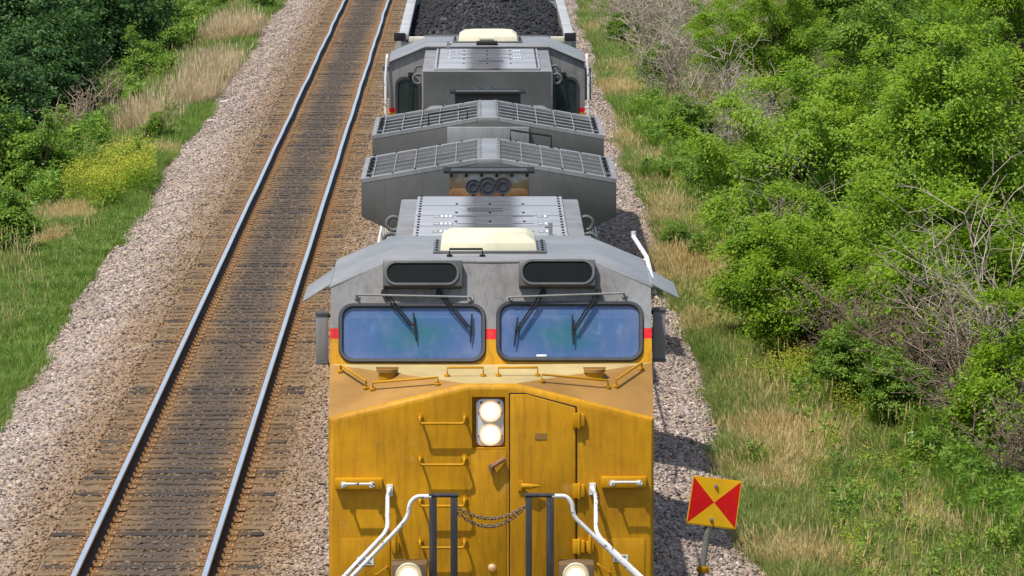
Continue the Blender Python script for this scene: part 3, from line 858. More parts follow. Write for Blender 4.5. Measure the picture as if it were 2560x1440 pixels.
    for sx in (-0.85, 0.85):
        q = MB(); q.box(sx - 0.28, sx + 0.28, 2.2, 2.8, 2.55, 2.7); q.box(sx - 0.27, sx + 0.27, 2.72, 2.86, 2.7, 3.75); q.cyl((sx, 2.5, zb), (sx, 2.5, 2.56), 0.06, 10)
        q.build('cab_seat', M['rubber'], cab, bevel=0.05)
    # ---- wipers
    for ba, bb, arms in (((892, 742), (1176, 748), ((960, 733, 1030, 818, 1034, 784, 1041, 856), (1097, 733, 1172, 822, 1180, 786, 1176, 860))),
                         ((1272, 748), (1560, 738), ((1358, 733, 1292, 832, 1294, 795, 1286, 868), (1497, 731, 1436, 828, 1431, 790, 1434, 864)))):
        q = MB(); a, b = FPt(*ba, 0.075), FPt(*bb, 0.075)
        q.tube(arc_path([FPt(*ba, 0.0), a, b, FPt(*bb, 0.0)], 0.03), 0.011, 8)
        for e in (ba, bb): q.cyl(FPt(*e, 0.0), FPt(*e, 0.02), 0.03, 10)
        q.build('wiper_guard_bar', M['grey'], R, smooth=50)
        for x0, y0, x1, y1, u0, v0, u1, v1 in arms:
            q = MB(); q.cyl(FPt(x0, y0, 0.0), FPt(x0, y0, 0.06), 0.028, 10)
            for o_ in (-5, 5): q.tube([FPt(x0 + o_, y0, 0.055), FPt(x1 + o_ * 0.6, y1, 0.055)], 0.0085, 6)
            w = q.build('wiper_arm', M['black'], R)
            q = MB(); q.tube([FPt(u0, v0, 0.03), FPt((u0 + u1) / 2, (v0 + v1) / 2, 0.042), FPt(u1, v1, 0.03)], [0.007, 0.013, 0.007], 6); q.build('wiper_blade', M['black'], w)
    # ---- number boards
    for x0, x1, y0, y1, o0, o1, v0, v1 in ((958, 1156, 656, 721, 968, 1142, 665, 713), (1297, 1488, 654, 720, 1307, 1480, 661, 712)):
        q = MB(); lp = [FPt(x0, y1 + 2, -0.05), FPt(x1, y1 + 2, -0.05), FPt(x1, y0 + 2, -0.05), FPt(x0, y0 + 2, -0.05)]
        q.extrude(lp, NF * 0.16)
        nb = q.build('number_board', M['grey_shade'], R, bevel=0.012)
        def ov(k, off): return [FPt(x, y, off) for x, y in rrect(o0 - k, o1 + k, v0 - k + 2, v1 + k + 2, (v1 - v0) / 2 + k - 0.5, 10)]
        # face of the box sits 0.11 proud of the cab front: correct for the parallax by sliding along the view ray
        q = MB(); q.strip(ov(7, 0.111), ov(6, 0.130)); q.strip(ov(6, 0.130), ov(1, 0.130)); q.strip(ov(1, 0.130), ov(0, 0.114)); q.build('board_rim', M['grey_dark'], nb, smooth=50)
        q = MB(); q.extrude(ov(0.5, 0.112), NF * 0.003); q.build('board_glass', M['board_glass'], nb, smooth=0)
    # ---- antenna dome and roof iron
    yd0, yd1 = 2.15, 3.15
    q = MB(); q.box(-0.57, 0.55, yd0 - 0.06, yd1 + 0.06, 4.586, 4.612)
    fr_ = q.build('dome_frame', M['grey_dark'], roof, bevel=0.005)
    q = MB()
    for k in range(5):
        for x in (-0.535, 0.515): q.cyl((x, yd0 + 0.02 + k * 0.24, 4.612), (x, yd0 + 0.02 + k * 0.24, 4.626), 0.013, 8)
    q.build('bolts', M['black'], fr_)
    base = [(-0.50, yd0), (0.46, yd0), (0.46, yd1), (-0.50, yd1)]
    def dl(z, ix, iy): return [(-0.50 + ix, yd0 + iy, z), (0.46 - ix, yd0 + iy, z), (0.46 - ix, yd1 - iy, z), (-0.50 + ix, yd1 - iy, z)]
    q = MB(); q.strip(dl(4.61, 0, 0), dl(4.695, 0.015, 0.02)); q.strip(dl(4.695, 0.015, 0.02), dl(4.755, 0.10, 0.14)); q.strip(dl(4.755, 0.10, 0.14), dl(4.772, 0.26, 0.30)); q.add(dl(4.772, 0.26, 0.30), [(0, 1, 2, 3)])
    q.build('antenna_dome', M['cream'], R, bevel=0.015, smooth=30)
    a, b = P(1124, 648, 1.8), P(1206, 648, 1.8); a.z = b.z = 4.588
    grab(roof, a, b, (0, 0, 0), (0, 0, 0.075), M['black'], 0.011)
    # ---- sun visors over the side windows, mirrors
    for sx, hx in ((-1, (757, 752)), (1, (1698, 744))):
        e = P(*hx, 1.6)
        q = MB(); pl = [(sx * 1.580, 1.55, 4.345), (sx * 1.580, 3.0, 4.345), (e.x, 2.95, e.z), (e.x, 1.60, e.z)]
        q.extrude(pl, (0, 0, -0.018)); q.tube([(sx * 1.578, 1.5, 4.33), (sx * 1.578, 3.1, 4.33)], 0.022, 8)
        q.build('sun_visor', M['grey'], R, bevel=0.004)
    q = MB(); q.tube([(1.60, 2.0, 4.30), (1.60, 3.9, 4.36), P(1584, 592, 5.6)], 0.024, 8); pt = P(1584, 592, 5.6); q.tube([pt, pt + Vector((0, 0, 0.06))], 0.028, 8)
    q.cyl((1.60, 3.9, 4.36), (1.55, 3.9, 4.30), 0.02, 8)
    q.build('hand_pole', M['white'], R)
    for x0, x1, y0, y1 in ((790, 820, 780, 911), (1632, 1664, 771, 905)):
        a, b = P(x0, y1, 1.5), P(x1, y0, 1.5)
        q = MB(); q.box(a.x, b.x, 1.50, 1.60, a.z + 0.03, b.z - 0.03)
        mi = q.build('wind_deflector', M['grey'], R, bevel=0.008)
        q = MB(); q.box(a.x - 0.006, b.x + 0.006, 1.49, 1.62, a.z, a.z + 0.03); q.box(a.x - 0.006, b.x + 0.006, 1.49, 1.62, b.z - 0.03, b.z)
        sx = -1 if a.x < 0 else 1; xi = a.x if sx > 0 else b.x
        q.box(min(xi, sx * 1.56), max(xi, sx * 1.56), 1.53, 1.57, b.z - 0.06, b.z - 0.02); q.box(min(xi, sx * 1.56), max(xi, sx * 1.56), 1.53, 1.57, a.z - 0.03, a.z + 0.01)
        q.build('bracket', M['grey_dark'], mi, bevel=0.003)
        q = MB(); q.box(sx * 1.566 - 0.004, sx * 1.566 + 0.004, 1.7, 2.9, 3.35, 4.2); q.build('side_window', M['glass2'], R)
    # ---- equipment hood behind the cab, with hatch
    hw = 0.985
    m = MB(); m.prism([(-hw, zb), (hw, zb), (hw, 4.515), (-hw, 4.515)], YB + 0.005, 8.8)
    m.build('equipment_hood', M['livery_low'], R, bevel=0.02)
    MB().box(-hw + 0.02, hw - 0.02, 8.795, 8.803, 3.6, 4.50).build('hood_end_shade', M['grey_shade'], R)  # added sheet that puts the end wall's shade into its colour
    q = MB(); q.box(-0.80, 0.80, 4.12, 8.75, 4.516, 4.552); hatch = q.build('roof_hatch', M['soot'], R, bevel=0.008)
    for k in range(1, 4): 
        y = 4.12 + k * 1.16
        MB().box(-0.79, 0.79, y - 0.006, y + 0.006, 4.5525, 4.556).build('seam', M['grey_dark'], hatch)
    q = MB()
    for k in range(16):
        for x in (-0.755, 0.755): q.cyl((x, 4.2 + k * 0.298, 4.552), (x, 4.2 + k * 0.298, 4.566), 0.014, 8)
    for k in range(4):
        for x in (-0.36, 0.0, 0.36): q.cyl((x, 4.75 + k * 1.0, 4.552), (x, 4.75 + k * 1.0, 4.566), 0.014, 8)
    q.build('bolts', M['black'], hatch)
    # stencilled marks on the hatch
    for py, dig in ((538, '111'), (558, '111'), (578, '111')):
        y = 4.12 + (590 - py) / 100 * 4.6 * 0.9 + 0.1
        for x0, w_, ds in ((-0.60, 0.21, dig), (0.50, 0.12, '1')):
            d = MB().box(x0, x0 + w_, y - 0.13, y + 0.13, 4.5525, 4.5550).build('stencil_plate', M['grey'], hatch)
            q = MB()
            q.box(x0 + 0.012, x0 + 0.05, y - 0.02, y + 0.02, 4.5555, 4.5570)
            for i in range(len(ds)): q.box(x0 + 0.075 + 0.045 * i, x0 + 0.100 + 0.045 * i, y - 0.10, y + 0.10, 4.5555, 4.5570)
            q.build('stencil_digits', M['decal'], d)
        for xa, xb in ((-0.36, -0.18), (0.46, 0.28)):
            q = MB(); sg = 1 if xb > xa else -1
            q.box(min(xa, xb), max(xa, xb), y - 0.018, y + 0.018, 4.5525, 4.5550)
            q.add([(xb, y - 0.06, 4.554), (xb + sg * 0.05, y, 4.554), (xb, y + 0.06, 4.554)], [(0, 1, 2)])
            q.build('stencil_arrow', M['ink'], hatch)
    q = MB(); y = 7.15
    for i in range(9): q.box(-0.24 + 0.042 * i, -0.24 + 0.042 * i + 0.030, y - 0.14, y + 0.14, 4.5535, 4.5555)
    for y_ in (y - 0.18, y + 0.18): q.box(-0.25, 0.15, y_ - 0.02, y_ + 0.02, 4.5535, 4.5555)
    q.build('stencil_line', M['ink'], hatch)
    for y, in ((6.0,), (7.9,)):
        for sx in (-1, 1):
            q = MB(); q.ring((sx * (hw + 0.07), y, 4.33), (0, 1, 0), 0.075, 0.022, 16, 8); q.box(sx * hw - 0.02, sx * hw + 0.02, y - 0.03, y + 0.03, 4.26, 4.40); q.build('lifting_ring', M['grey_dark'], R, smooth=60)
    q = MB(); q.box(0.60, 0.64, 4.3, 4.34, 4.55, 4.68); q.cyl((0.62, 4.32, 4.64), (0.56, 4.32, 4.64), 0.015, 8); q.build('small_bracket', M['grey'], R)
    # ---- engine hood
    def hoodprof(w, z0, z1, r, n=5):
        pr = [(-w, z0), (w, z0)]
        for i in range(n + 1): a = PI / 2 * i / n; pr.append((w - r + r * math.cos(a), z1 - r + r * math.sin(a)))
        for i in range(n + 1): a = PI / 2 + PI / 2 * i / n; pr.append((-w + r + r * math.cos(a), z1 - r + r * math.sin(a)))
        return pr
    m = MB(); m.prism(hoodprof(0.96, zb, 3.99, 0.16), 8.805, 14.5)
    eh = m.build('engine_hood', M['livery_low'], R, smooth=40)
    q = MB()
    for x in (-0.62, 0.62):
        for k in range(18): q.cyl((x, 9.0 + k * 0.3, 3.985), (x, 9.0 + k * 0.3, 4.005), 0.016, 8)
    q.build('bolts', M['grey_dark'], eh)
    # exhaust stack and horns
    q = MB(); q.prism([(-0.47, 3.95), (0.47, 3.95), (0.47, 4.49), (-0.47, 4.49)], 12.60, 13.10)
    stk = q.build('exhaust_stack', M['stack'], R, bevel=0.03)
    q = MB(); q.box(-0.54, 0.54, 12.54, 12.61, 4.478, 4.504); q.box(-0.54, 0.54, 13.09, 13.16, 4.478, 4.504); q.box(-0.54, -0.455, 12.61, 13.09, 4.478, 4.504); q.box(0.455, 0.54, 12.61, 13.09, 4.478, 4.504); q.build('stack_flange', M['black'], stk)
    q = MB()
    for k in range(6): q.cyl((-0.45 + 0.18 * k, 12.56, 4.45), (-0.45 + 0.18 * k, 12.6, 4.45), 0.018, 8)
    q.build('bolts', M['black'], stk)
    q = MB(); q.box(-0.452, 0.452, 12.612, 13.088, 4.492, 4.499); q.build('stack_mouth', M['ink'], stk)
    for px, py, r_ in ((1183, 467, 0.085), (1219, 466, 0.110), (1257, 464, 0.095)):
        c = P(px, py, 11.9)
        q = MB(); q.tube([c, c + Vector((0, 0.03, 0)), c + Vector((0, 0.36, 0))], [r_, r_ * 0.95, r_ * 0.5], 20); q.ring(c, (0, 1, 0), r_, 0.010, 20, 6); q.ring(c - Vector((0, 0.004, 0)), (0, 1, 0), r_ * 0.55, 0.008, 16, 6)
        q.cyl(c + Vector((0, 0.2, 0)), (c.x, 12.1, 3.97), 0.02, 8)
        q.build('air_horn', M['rubber'], R, smooth=40)
    # ---- radiator wings
    y0, y1 = 14.5, 17.7
    pr = [(-1.0, 3.52), (-1.555, 3.78), (-1.555, 4.19), (-0.14, 4.43), (0.14, 4.43), (1.555, 4.19), (1.555, 3.78), (1.0, 3.52)]
    m = MB(); m.prism(pr, y0, y1); rad = m.build('radiator_housing', M['grey_shade'], R, bevel=0.012)  # walls painted darker to hold their shade; wing frames keep the lighter grey
    sl_ang = math.atan2(0.24, 1.415)
    for sx in (-1, 1):
        def W(u, y, h): # u: distance down the slope from the ridge
            return (sx * (0.14 + u * math.cos(sl_ang)) + sx * h * math.sin(sl_ang), y, 4.43 - u * math.sin(sl_ang) + h * math.cos(sl_ang))
        def wbox(m_, u0, u1, ya, yb, ha, hb):
            m_.add([W(u0,ya,ha),W(u1,ya,ha),W(u1,yb,ha),W(u0,yb,ha),W(u0,ya,hb),W(u1,ya,hb),W(u1,yb,hb),W(u0,yb,hb)], [(0,3,2,1),(4,5,6,7),(0,1,5,4),(1,2,6,5),(2,3,7,6),(3,0,4,7)])
        U = 1.435
        q = MB(); wbox(q, 0.0, U, y0, y0 + 0.17, 0.002, 0.052); wbox(q, 0.0, U, y1 - 0.17, y1, 0.002, 0.052); wbox(q, U - 0.06, U, y0 + 0.17, y1 - 0.17, 0.002, 0.052)
        q.build('wing_frame', M['grey'], rad, smooth=0)
        q = MB(); nl = 46
        for k in range(nl):
            y = y0 + 0.19 + k * (2.84 / nl)
            q.add([W(0.02, y, 0.026), W(U - 0.075, y, 0.026), W(U - 0.075, y + 0.040, 0.030), W(0.02, y + 0.040, 0.030)], [(0, 1, 2, 3)])
        o = q.build('radiator_fins', M['fin'], rad, smooth=0, weld=False); o['kind'] = 'stuff'
        q = MB()
        for k in range(1, 6): wbox(q, k * U / 5.6, k * U / 5.6 + 0.011, y0 + 0.17, y1 - 0.17, 0.036, 0.050)
        for k in range(1, 5): wbox(q, 0.0, U - 0.06, y0 + 0.17 + k * 0.572 - 0.012, y0 + 0.17 + k * 0.572 + 0.012, 0.036, 0.048)
        q.build('guard_grid', M['steel'], rad, smooth=0, weld=False)
        q = MB()
        for k in range(6):
            a = Vector(W(U - 0.1, y0 + 0.35 + k * 0.5, 0.05)); q.box(a.x - 0.02, a.x + 0.02, a.y - 0.05, a.y + 0.05, a.z - 0.03, a.z + 0.012)
        q.build('clips', M['black'], rad)
        q = MB()
        for k in range(5):
            for yy in (y0 + 0.08, y1 - 0.08):
                a = Vector(W(0.2 + k * 0.28, yy, 0.052)); q.cyl(a, a + Vector((0, 0, 0.014)), 0.014, 8)
        q.build('bolts', M['black'], rad)
    MB().box(-0.142, 0.142, y0 + 0.003, y1 - 0.003, 4.425, 4.485).build('ridge_plate', M['grey'], rad, bevel=0.006)
    q = MB()
    for k in range(9):
        for x in (-0.11, 0.11): q.cyl((x, y0 + 0.2 + k * 0.35, 4.485), (x, y0 + 0.2 + k * 0.35, 4.503), 0.022, 8)
    q.build('bolts', M['steel'], rad)
    for y, xa, xb in ((y1 - 0.12, 0.28, 0.80),):
        grab(rad, (xa, y, 4.44), (xb, y, 4.36), (0, 0, 0), (0, 0, 0.16), M['black'], 0.013)
    MB().box(-0.55, 0.55, y1 + 0.002, y1 + 0.10, 4.05, 4.36).build('rear_light_panel', M['grey'], R, bevel=0.01)
    m = MB(); m.prism([(-0.95, zb), (0.95, zb), (0.95, 3.60), (-0.95, 3.60)], 14.505, 18.1); m.build('radiator_hood', M['livery_low'], R, bevel=0.02)
    # ---- deck, side rails, steps
    m = MB(); m.box(-1.52, 1.52, -1.30, 19.4, 1.40, zb - 0.002); m.build('deck', M['grey_dark'], R, bevel=0.01)
    m = MB(); m.box(-1.50, 1.50, -1.28, 19.38, 1.0, 1.395); m.build('side_sill', M['yellow'], R)
    for sx in (-1, 1):
        q = MB(); x = sx * 1.47
        q.tube([(x, 4.1, 2.82), (x, 17.9, 2.82), (x, 19.2, 2.60)], 0.019, 8)
        q.build('side_handrail', M['white'], R)
        for k in range(9):
            q = MB(); y = 4.2 + k * 1.7; q.cyl((x, y, zb), (x, y, 2.82), 0.018, 8); q.build('stanchion', M['white'], R)
    # ---- front porch rails
    yp = -0.95
    for pts, rr in (([(1078, 1241), (1040, 1241), (1024, 1258), (1020, 1292), (995, 1322), (870, 1452)], 0.021),
                    ([(1380, 1240), (1416, 1240), (1430, 1258), (1435, 1292), (1462, 1318), (1610, 1458)], 0.021)):
        q = MB(); q.tube(arc_path([P(x, y, yp) for x, y in pts], 0.07, 5), rr, 10); q.build('porch_handrail', M['white'], R, smooth=60)
    for pts in ([(974, 1224), (969, 1240), (969, 1318), (960, 1336), (850, 1452)], [(1481, 1220), (1490, 1240), (1490, 1325), (1500, 1345), (1620, 1458)]):
        pp = [P(*pts[0], 0.0), P(*pts[0], -0.10)] + [P(x, y, -0.10 - 0.28 * i) for i, (x, y) in enumerate(pts[1:])]
        q = MB(); q.tube(arc_path(pp[:1] + pp[1:], 0.06, 4), 0.021, 10); q.box(pp[0].x - 0.03, pp[0].x + 0.03, -0.04, 0.0, pp[0].z - 0.06, pp[0].z + 0.05)
        q.build('porch_handrail', M['white'], R, smooth=60)
    for x0, x1 in ((1073, 1092), (1126, 1144), (1314, 1330), (1366, 1385)):
        a, b = P(x0, 1250, yp), P(x1, 1244, yp)
        q = MB(); q.box(a.x, b.x, yp - 0.02, yp + 0.02, zb, b.z); q.build('porch_post', M['post'], R, bevel=0.004)
    for x0, x1 in ((1073, 1144), (1314, 1385)):
        a, b = P(x0, 1246, yp), P(x1, 1238, yp)
        q = MB(); q.tube([(a.x - 0.005, yp, b.z), (b.x + 0.005, yp, b.z)], 0.021, 8); q.build('porch_top_rail', M['post'], R)
    for sag, x0, y0_, x1, y1_ in ((1296, 1142, 1268, 1316, 1262), (1316, 1146, 1282, 1312, 1268)):
        p0, p2 = P(x0, y0_, yp), P(x1, y1_, yp); pm = P((x0 + x1) / 2, sag, yp); ctl = pm * 2 - (p0 + p2) / 2
        q = MB(); n = 20
        for i in range(n):
            t = (i + 0.5) / n; c = p0 * (1 - t) ** 2 + ctl * (2 * t * (1 - t)) + p2 * t ** 2
            d = ((ctl - p0) * (1 - t) + (p2 - ctl) * t).normalized(); up_ = Vector((0, -1, 0)) if i % 2 else Vector((0, 0, 1))
            ax = d.cross(up_).normalized(); q.ring(c, ax, 0.013, 0.0055, 10, 4, ex=d * 0.012)
        q.build('chain', M['chain'], R)
    # ---- ditch lamps on the porch
    for x0, x1, cx_ in ((980, 1068, 1022), (1397, 1485, 1440)):
        a, b = P(x0, 1475, -1.0), P(x1, 1406, -1.0)
        q = MB(); q.box(a.x, b.x, -1.12, -0.80, a.z, b.z)
        bx_ = q.build('ditch_lamp', M['brown_box'], R, bevel=0.01)
        c = P(cx_, 1441, -1.13)
        q = MB(); q.tube([c + Vector((0, 0.02, 0)), c + Vector((0, -0.03, 0))], [0.128, 0.122], 28); q.build('lamp_rim', M['cream'], bx_, smooth=40)
        q = MB(); q.tube([c + Vector((0, -0.031, 0)), c + Vector((0, -0.04, 0))], [0.105, 0.098], 28); q.build('lamp_ring', M['lamp_rim'], bx_, smooth=40)
        q = MB(); q.tube([c + Vector((0, -0.041, 0)), c + Vector((0, -0.052, 0))], [0.088, 0.07], 28); q.build('lamp', M['lamp'], bx_, smooth=60); q = MB(); q.tube([c + Vector((0, -0.050, 0)), c + Vector((0, -0.058, 0))], [0.06, 0.045], 24); q.build('lamp_core', M['lamp_core'], bx_, smooth=60)
    # ---- running gear (below the frame of the picture, seen only from the side)
    q = MB(); q.extrude([(-1.45, -1.55, 0.15), (1.45, -1.55, 0.15), (1.5, -1.28, 1.2), (-1.5, -1.28, 1.2)], (0, 0.12, 0)); q.build('plow', M['black'], R, bevel=0.01)
    q = MB(); q.box(-0.12, 0.12, -2.0, -1.3, 0.75, 1.0); q.box(-0.2, 0.2, -2.15, -1.95, 0.65, 1.1); q.build('coupler', M['oxide'], R, bevel=0.03)
    q = MB(); q.box(-0.12, 0.12, 19.3, 19.9, 0.75, 1.0); q.box(-0.2, 0.2, 19.85, 20.05, 0.65, 1.1); q.build('coupler', M['oxide'], R, bevel=0.03)
    q = MB(); q.prism([(-1.2, 0.35), (1.2, 0.35), (1.45, 0.7), (1.45, 1.14), (-1.45, 1.14), (-1.45, 0.7)], 6.4, 11.6); q.build('fuel_tank', M['grey_dark'], R, bevel=0.04)
    for yc in (2.9, 15.1):
        q = MB()
        for sx in (-1, 1): q.box(sx * 1.12 - 0.09, sx * 1.12 + 0.09, yc - 2.5, yc + 2.5, 0.55, 0.92)
        tr = q.build('truck', M['grey_dark'], R, bevel=0.03)
        for k in (-1.95, 0, 1.95):
            q = MB()
            q.cyl((-1.0, yc + k, 0.53), (1.0, yc + k, 0.53), 0.09, 12)
            for sx in (-0.755, 0.755): q.cyl((sx - 0.06, yc + k, 0.53), (sx + 0.06, yc + k, 0.53), 0.53, 28)
            q.build('wheelset', M['oxide'], tr, smooth=40)
    return R
loco = make_loco()
tag(loco, 'yellow and grey diesel locomotive facing the camera with lit headlights', 'locomotive', 'locomotives pulling the train')
loco2 = copy_tree(loco)
for ch in list(loco2.children):
    if ch.name.split('.')[0] in ('sun_visor', 'hand_pole'): bpy.data.objects.remove(ch)
    elif ch.name.split('.')[0] == 'exhaust_stack': ch.material_slots[0].link = 'OBJECT'; ch.material_slots[0].material = M['sooty']
for ch in loco2.children:
    for g in ch.children:
        if g.name.startswith('radiator_fins'): g.material_slots[0].link = 'OBJECT'; g.material_slots[0].material = M['fin_pale']
for sx in (-1, 1):
    q = MB(); q.tube([(sx * 1.60, 3.6, 4.42), (sx * 1.60, 3.95, 4.38), (sx * 1.62, 4.0, 4.1), (sx * 1.62, 4.0, 2.4)], 0.02, 8); q.build('corner_handrail', M['white'], loco2)
q = MB(); q.cyl((-0.12, 3.62, 4.68), (0.12, 3.62, 4.68), 0.06, 14); q.build('roof_beacon', M['cream'], loco2, smooth=40)
MB().box(-0.17, 0.17, 3.5, 3.85, 4.590, 4.64).build('beacon_base', M['black'], loco2, bevel=0.01)
loco2.location = (XL, YN + 38.9, 0); loco2.rotation_euler = (0, 0, PI)
tag(loco2, 'second locomotive facing away, coupled between the lead engine and the coal car', 'locomotive', 'locomotives pulling the train')

# ------------------------------------------------------------------ coal car
def coal_mat():
    t = NT('coal'); v = t.coord()
    c = t.ramp(t.voro(v, 9, 'Distance'), [(0.0, (0.10, 0.10, 0.105)), (1.0, (0.05, 0.05, 0.053))])
    t.bump(t.noise(v, 14, 5, 0.7), 0.8, 0.1)
    return t.done(c, 0.62, 0, 0.35)
M['coal'] = coal_mat()
M['car'] = paint('pale_aluminium_car', (0.43, 0.44, 0.43), (0.2, 0.23, 0.2), 0.3, 0.5)
M['car_trim'] = paint('cream_car_trim', (0.66, 0.63, 0.50), (0.3, 0.26, 0.2), 0.3, 0.5)
def make_car():
    R = empty('coal_car', (XL, 94.3, 0))
    L, hw, zt = 16.2, 1.50, 4.26
    for sx in (-1, 1):
        q = MB(); q.prism([(sx * hw, 1.3), (sx * (hw - 0.07), 1.3), (sx * (hw - 0.07), zt - 0.1), (sx * hw, zt - 0.1)], 0.0, L); s_ = q.build('side_wall', M['car'], R)
        q = MB(); q.prism([(sx * (hw + 0.04), zt - 0.11), (sx * (hw - 0.13), zt - 0.11), (sx * (hw - 0.13), zt), (sx * (hw + 0.04), zt)], -0.06, L + 0.06); q.build('top_chord', M['car'], s_, bevel=0.015)
        q = MB(); q.box(sx * hw - 0.095 * 1 + (0 if sx > 0 else 0.0) - 0.03, sx * hw + 0.075, -0.105, -0.062, zt - 0.13, zt + 0.012); q.build('end_cap', M['black'], s_, bevel=0.01)
        for k in range(9):
            q = MB(); y = 0.6 + k * 1.86; q.box(min(sx * hw, sx * (hw + 0.09)), max(sx * hw, sx * (hw + 0.09)), y, y + 0.14, 1.3, zt - 0.13); q.build('side_post', M['car'], R)
        q = MB(); q.box(sx * 1.38 - 0.11, sx * 1.38 + 0.11, -0.5, -0.10, 1.2, zt - 0.32); q.build('corner_ladder', M['car'], R, bevel=0.01)
        for k in range(7):
            q = MB(); z = 1.6 + k * 0.36; q.tube([(sx * 1.25, -0.54, z), (sx * 1.50, -0.54, z)], 0.014, 6); q.build('ladder_rung', M['white'], R)
    for y in (0.0, L - 0.07):
        q = MB(); q.box(-hw + 0.07, hw - 0.07, y, y + 0.07, 1.3, zt - 0.16); e = q.build('end_wall', M['car'], R)
        q = MB(); q.box(-hw + 0.13, hw - 0.13, y - 0.05, y + 0.10, zt - 0.16, zt - 0.06); q.build('end_chord', M['car_trim'], e, bevel=0.01)
        for x in (-0.7, 0.7):
            q = MB(); q.box(x - 0.07, x + 0.07, y - 0.09, y - 0.001, 1.3, zt - 0.17); q.build('end_post', M['car'], e)
    q = MB(); q.box(-hw + 0.07, hw - 0.07, 0.07, L - 0.07, 1.2, 1.35); q.box(-0.35, 0.35, -0.9, L + 0.9, 0.8, 1.19); q.build('underframe', M['grey_dark'], R)
    # heaped coal
    nx, ny = 46, 190
    X, Y = np.meshgrid(np.linspace(-hw + 0.075, hw - 0.075, nx), np.linspace(0.075, L - 0.075, ny))
    e = np.minimum(np.minimum(Y, L - Y) / 2.6, 1.0)
    c = 1 - (np.abs(X) / (hw - 0.07)) ** 1.7
    Z = zt - 0.42 + 1.0 * np.clip(e, 0, 1) ** 0.8 * np.clip(c, 0, 1) ** 1.15
    Z = Z + 0.22 * np.exp(-((X - 0.0) / 0.55) ** 2) * np.exp(-(Y / 0.7) ** 2)
    Z = Z + 0.05 * np.sin(X * 3 + Y * 1.3) * np.sin(Y * 2.1) + RNG.normal(0, 0.012, X.shape)
    me = bpy.data.meshes.new('coal_heap'); idx = np.arange(nx * ny).reshape(ny, nx)
    q = np.stack([idx[:-1, :-1], idx[:-1, 1:], idx[1:, 1:], idx[1:, :-1]], -1).reshape(-1, 4)
    me.from_pydata(np.stack([X, Y, Z], -1).reshape(-1, 3).tolist(), [], q.tolist()); me.materials.append(M['coal'])
    hp = link(bpy.data.objects.new('coal_heap', me)); hp.location = (XL, 94.3, 0)
    tag(hp, 'heaped black coal filling the open car at the top', 'coal', kind='stuff')
    n = 26000; k = RNG.integers(0, nx * ny, n); P_ = np.stack([X, Y, Z], -1).reshape(-1, 3)[k] + np.stack([RNG.normal(0, 0.03, n), RNG.normal(0, 0.04, n), RNG.uniform(-0.01, 0.03, n)], -1)
    ms = []
    for i in range(4):
        s_ = stone_mesh(90 + i); s_.materials.clear(); s_.materials.append(M['coal']); ms.append(s_)
    P_[:, 0] = np.clip(P_[:, 0], -hw + 0.12, hw - 0.12)
    o = scatter('coal_lumps', P_ + np.array([XL, 94.3, 0]), RNG.gamma(6, 0.0045, n).clip(0.012, 0.055), source_collection('coal_sources', ms), (0, 0, 0), (3, 3, 6), 'loose lumps of black coal on top of the heap', 'coal')
    for yc in (2.0, L - 2.0):
        q = MB()
        for sx in (-1, 1): q.box(sx * 1.0 - 0.08, sx * 1.0 + 0.08, yc - 1.2, yc + 1.2, 0.4, 0.75)
        q.box(-1.0, 1.0, yc - 0.2, yc + 0.2, 0.5, 0.8); t_ = q.build('truck', M['oxide'], R, bevel=0.03)
        for dy in (-0.9, 0.9):
            q = MB(); q.cyl((-0.9, yc + dy, 0.46), (0.9, yc + dy, 0.46), 0.08, 12)
            for sx in (-0.755, 0.755): q.cyl((sx - 0.06, yc + dy, 0.46), (sx + 0.06, yc + dy, 0.46), 0.46, 24)
            q.build('wheelset', M['oxide'], t_, smooth=40)
    return tag(R, 'open grey coal car heaped with coal behind the second locomotive', 'coal car')
make_car()

